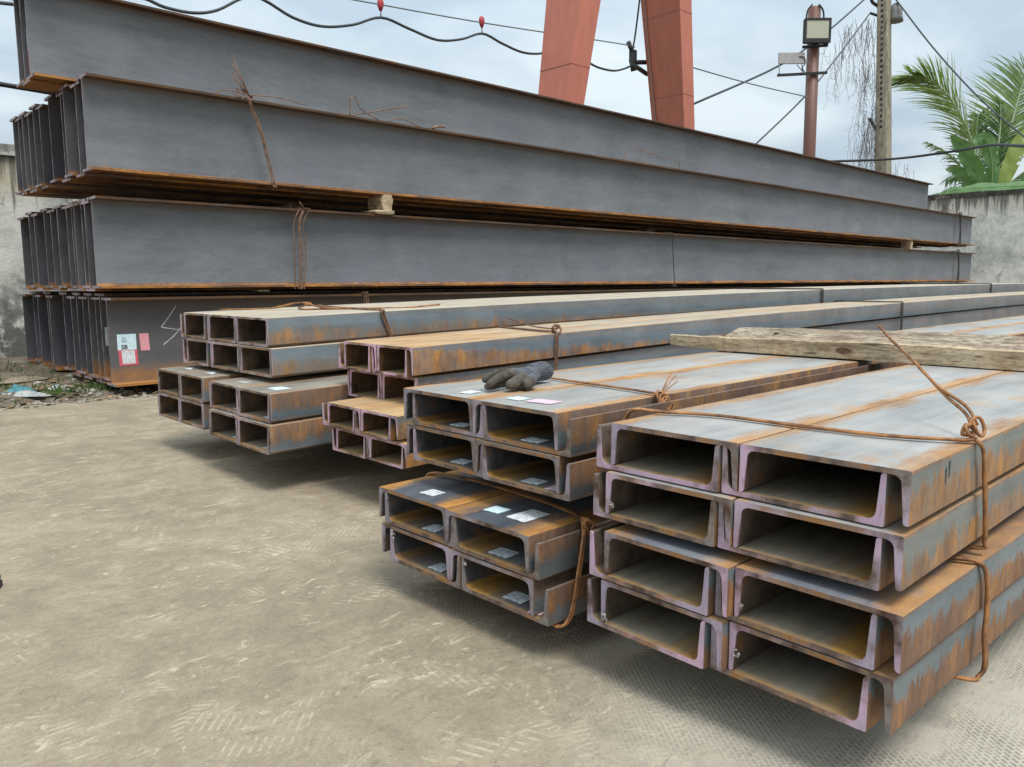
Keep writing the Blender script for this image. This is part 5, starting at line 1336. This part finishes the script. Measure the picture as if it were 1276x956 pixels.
# ------------------------------------------------------------------ litter, stones, weeds
STONE = simple("rubble_stone", (0.27, 0.245, 0.205), 0.95, 0, 0.5, 14, 0.5)
rr = random.Random(21); bm = bmesh.new()
for k in range(900):
    x = rr.uniform(0.2, 5.5) if rr.random() < 0.85 else rr.uniform(5.5, 16); y = 6.12+abs(rr.gauss(0, 0.55)) if rr.random() < 0.8 else rr.uniform(6.2, 9.6)
    s = rr.uniform(0.008, 0.024)*(1.7 if rr.random() < 0.06 else 1)
    z = max(strip_h(x, y), 0.0 if y < 6.28 else -1)
    r_ = bmesh.ops.create_icosphere(bm, subdivisions=1, radius=s, matrix=Matrix.Translation((x, y, z+s*0.25)) @ Matrix.Diagonal((rr.uniform(.7, 1.5), rr.uniform(.7, 1.4), rr.uniform(.4, .8), 1)))
    for q in r_['verts']: q.co += Vector((rr.uniform(-1, 1), rr.uniform(-1, 1), rr.uniform(-1, 1)))*s*0.22
tag(obj("rubble", bm, STONE), "small stones and crumbled rubble along the foot of the H-beam stack", "rubble", kind='stuff')
DEAD = simple("dead_leaf", (0.19, 0.125, 0.070), 0.9, 0, 0.5, 9, 0.2); bm = bmesh.new()
for k in range(700):
    x = rr.uniform(0.3, 4.5); y = 6.15+abs(rr.gauss(0, 0.7)); z = max(strip_h(x, y), 0.0 if y < 6.28 else -1)+rr.uniform(0.003, 0.02); a = rr.uniform(0, 6.28); s = rr.uniform(0.018, 0.05)
    d = Vector((math.cos(a), math.sin(a), rr.uniform(-.3, .5)))*s; e_ = Vector((-math.sin(a), math.cos(a), rr.uniform(-.3, .3)))*s*0.4; p = Vector((x, y, z))
    v_ = [bm.verts.new(p-d), bm.verts.new(p+e_+Vector((0, 0, .006))), bm.verts.new(p+d+Vector((0, 0, .008))), bm.verts.new(p-e_)]; bm.faces.new(v_)
tag(obj("dead_leaves", bm, DEAD), "dead brown leaves littering the dirt strip", "leaves", kind='stuff')
GRASS = leaf_mat("weed_green", (0.040, 0.085, 0.020), (0.120, 0.190, 0.055), 0.6, 0.25); bm = bmesh.new()
def tuft(x0, x1, y0, y1, n, hh):
    for k in range(n):
        x, y = rr.uniform(x0, x1), rr.uniform(y0, y1); z = strip_h(x, y)-0.005; a = rr.uniform(0, 6.28); h_ = hh*rr.uniform(.4, 1.2); ln = Vector((math.cos(a), math.sin(a), 0))*h_*rr.uniform(.2, .8)
        wv = Vector((-math.sin(a), math.cos(a), 0))*rr.uniform(.003, .007); p = Vector((x, y, z))
        v_ = [bm.verts.new(p-wv), bm.verts.new(p+wv), bm.verts.new(p+ln*.5+Vector((0, 0, h_*.7))+wv*.7), bm.verts.new(p+ln+Vector((0, 0, h_*.85))), bm.verts.new(p+ln*.5+Vector((0, 0, h_*.7))-wv*.7)]; bm.faces.new(v_)
tuft(1.45, 1.95, 6.42, 6.62, 200, 0.060); tuft(1.1, 1.9, 6.7, 7.4, 110, 0.05); tuft(1.2, 1.9, 7.5, 8.8, 90, 0.06); tuft(0.4, 1.6, 8.4, 9.8, 150, 0.09); tuft(1.2, 4.5, 6.25, 6.9, 120, 0.03)
tag(obj("weeds", bm, GRASS), "green weeds growing at the foot of the H-beam stack", "weeds", kind='stuff')
def crumple(name, loc, sx, sy, sz, mat, label, seed):
    rr_ = random.Random(seed); bm_ = bmesh.new(); n = 9
    g = [[bm_.verts.new(((i/n-.5)*sx+rr_.uniform(-.03, .03)*sx, (j/n-.5)*sy+rr_.uniform(-.03, .03)*sy, sz*max(0, 1-((i/n-.5)**2+(j/n-.5)**2)*4.5)*rr_.uniform(.2, 1)+0.004)) for j in range(n+1)] for i in range(n+1)]
    for i in range(n):
        for j in range(n): bm_.faces.new((g[i][j], g[i+1][j], g[i+1][j+1], g[i][j+1]))
    bmesh.ops.solidify(bm_, geom=bm_.faces[:], thickness=0.002)
    o = obj(name, bm_, mat, None, 40, loc, (0, 0, rr_.uniform(0, 3))); return tag(o, label, "litter")
TQ = simple("plastic_turquoise", (0.16, 0.42, 0.47), 0.4, 0, 0.4, 9, 0.05); WHT = simple("plastic_white", (0.62, 0.63, 0.62), 0.45, 0, 0.25, 9, 0.05); CRD = simple("cardboard", (0.42, 0.35, 0.26), 0.9, 0, 0.3, 9, 0.1)
crumple("plastic_bag", (1.36, 6.72, strip_h(1.36, 6.72)), 0.30, 0.22, 0.08, TQ, "crumpled turquoise plastic bag on the dirt at the left edge", 1)
crumple("plastic_sheet", (1.36, 6.56, strip_h(1.36, 6.56)), 0.42, 0.16, 0.05, WHT, "torn white plastic lying in front of the turquoise bag", 2)
crumple("cardboard_scrap", (1.50, 7.25, strip_h(1.50, 7.25)), 0.42, 0.12, 0.05, CRD, "tan cardboard strip behind the turquoise bag", 3)
crumple("paper_scrap", (1.62, 6.70, strip_h(1.62, 6.70)), 0.20, 0.16, 0.05, WHT, "pale crumpled paper on the dirt near the bottom beams", 4)

# ------------------------------------------------------------------ the toe of a shoe at the left edge
sh = empty("shoe", (0.414, 2.529, 0.0), math.atan2(0.69, -0.724))
SHB = simple("shoe_black", (0.020, 0.018, 0.020), 0.5, 0, 0.3, 40, 0.1)
bm = bmesh.new(); rg = []
for x, wd, h0, h1 in ((-0.010, 0.010, 0.020, 0.034), (0.0, 0.028, 0.014, 0.046), (0.025, 0.042, 0.013, 0.056), (0.07, 0.050, 0.013, 0.064), (0.12, 0.047, 0.013, 0.080), (0.17, 0.040, 0.013, 0.098), (0.22, 0.038, 0.013, 0.104), (0.265, 0.032, 0.013, 0.100), (0.283, 0.018, 0.02, 0.08)):
    rg.append([bm.verts.new((x, math.cos(a)*wd*(1 if math.sin(a) < 0.3 else 0.85), (h0+h1)/2+math.sin(a)*(h1-h0)/2)) for a in (2*math.pi*k/14 for k in range(14))])
for i in range(len(rg)-1):
    for k in range(14): bm.faces.new((rg[i][k], rg[i][(k+1) % 14], rg[i+1][(k+1) % 14], rg[i+1][k])).smooth = True
bm.faces.new(rg[0][::-1]); bm.faces.new(rg[-1]); bmesh.ops.recalc_face_normals(bm, faces=bm.faces); obj("upper", bm, SHB, sh)
bm = bmesh.new(); out_ = [(-0.012, 0), (-0.004, .026), (.03, .046), (.08, .053), (.14, .048), (.20, .041), (.265, .036), (.288, 0), (.265, -.036), (.20, -.041), (.14, -.048), (.08, -.053), (.03, -.046), (-.004, -.026)]
a_ = [bm.verts.new((x, y, 0.001)) for x, y in out_]; b_ = [bm.verts.new((x, y, 0.018)) for x, y in out_]
bm.faces.new(a_[::-1]); bm.faces.new(b_)
for k in range(len(out_)): bm.faces.new((a_[k], a_[(k+1) % len(out_)], b_[(k+1) % len(out_)], b_[k]))
bmesh.ops.recalc_face_normals(bm, faces=bm.faces); obj("sole", bm, RUB, sh)
tag(sh, "black shoe whose toe just enters at the left edge of the yard", "shoe")
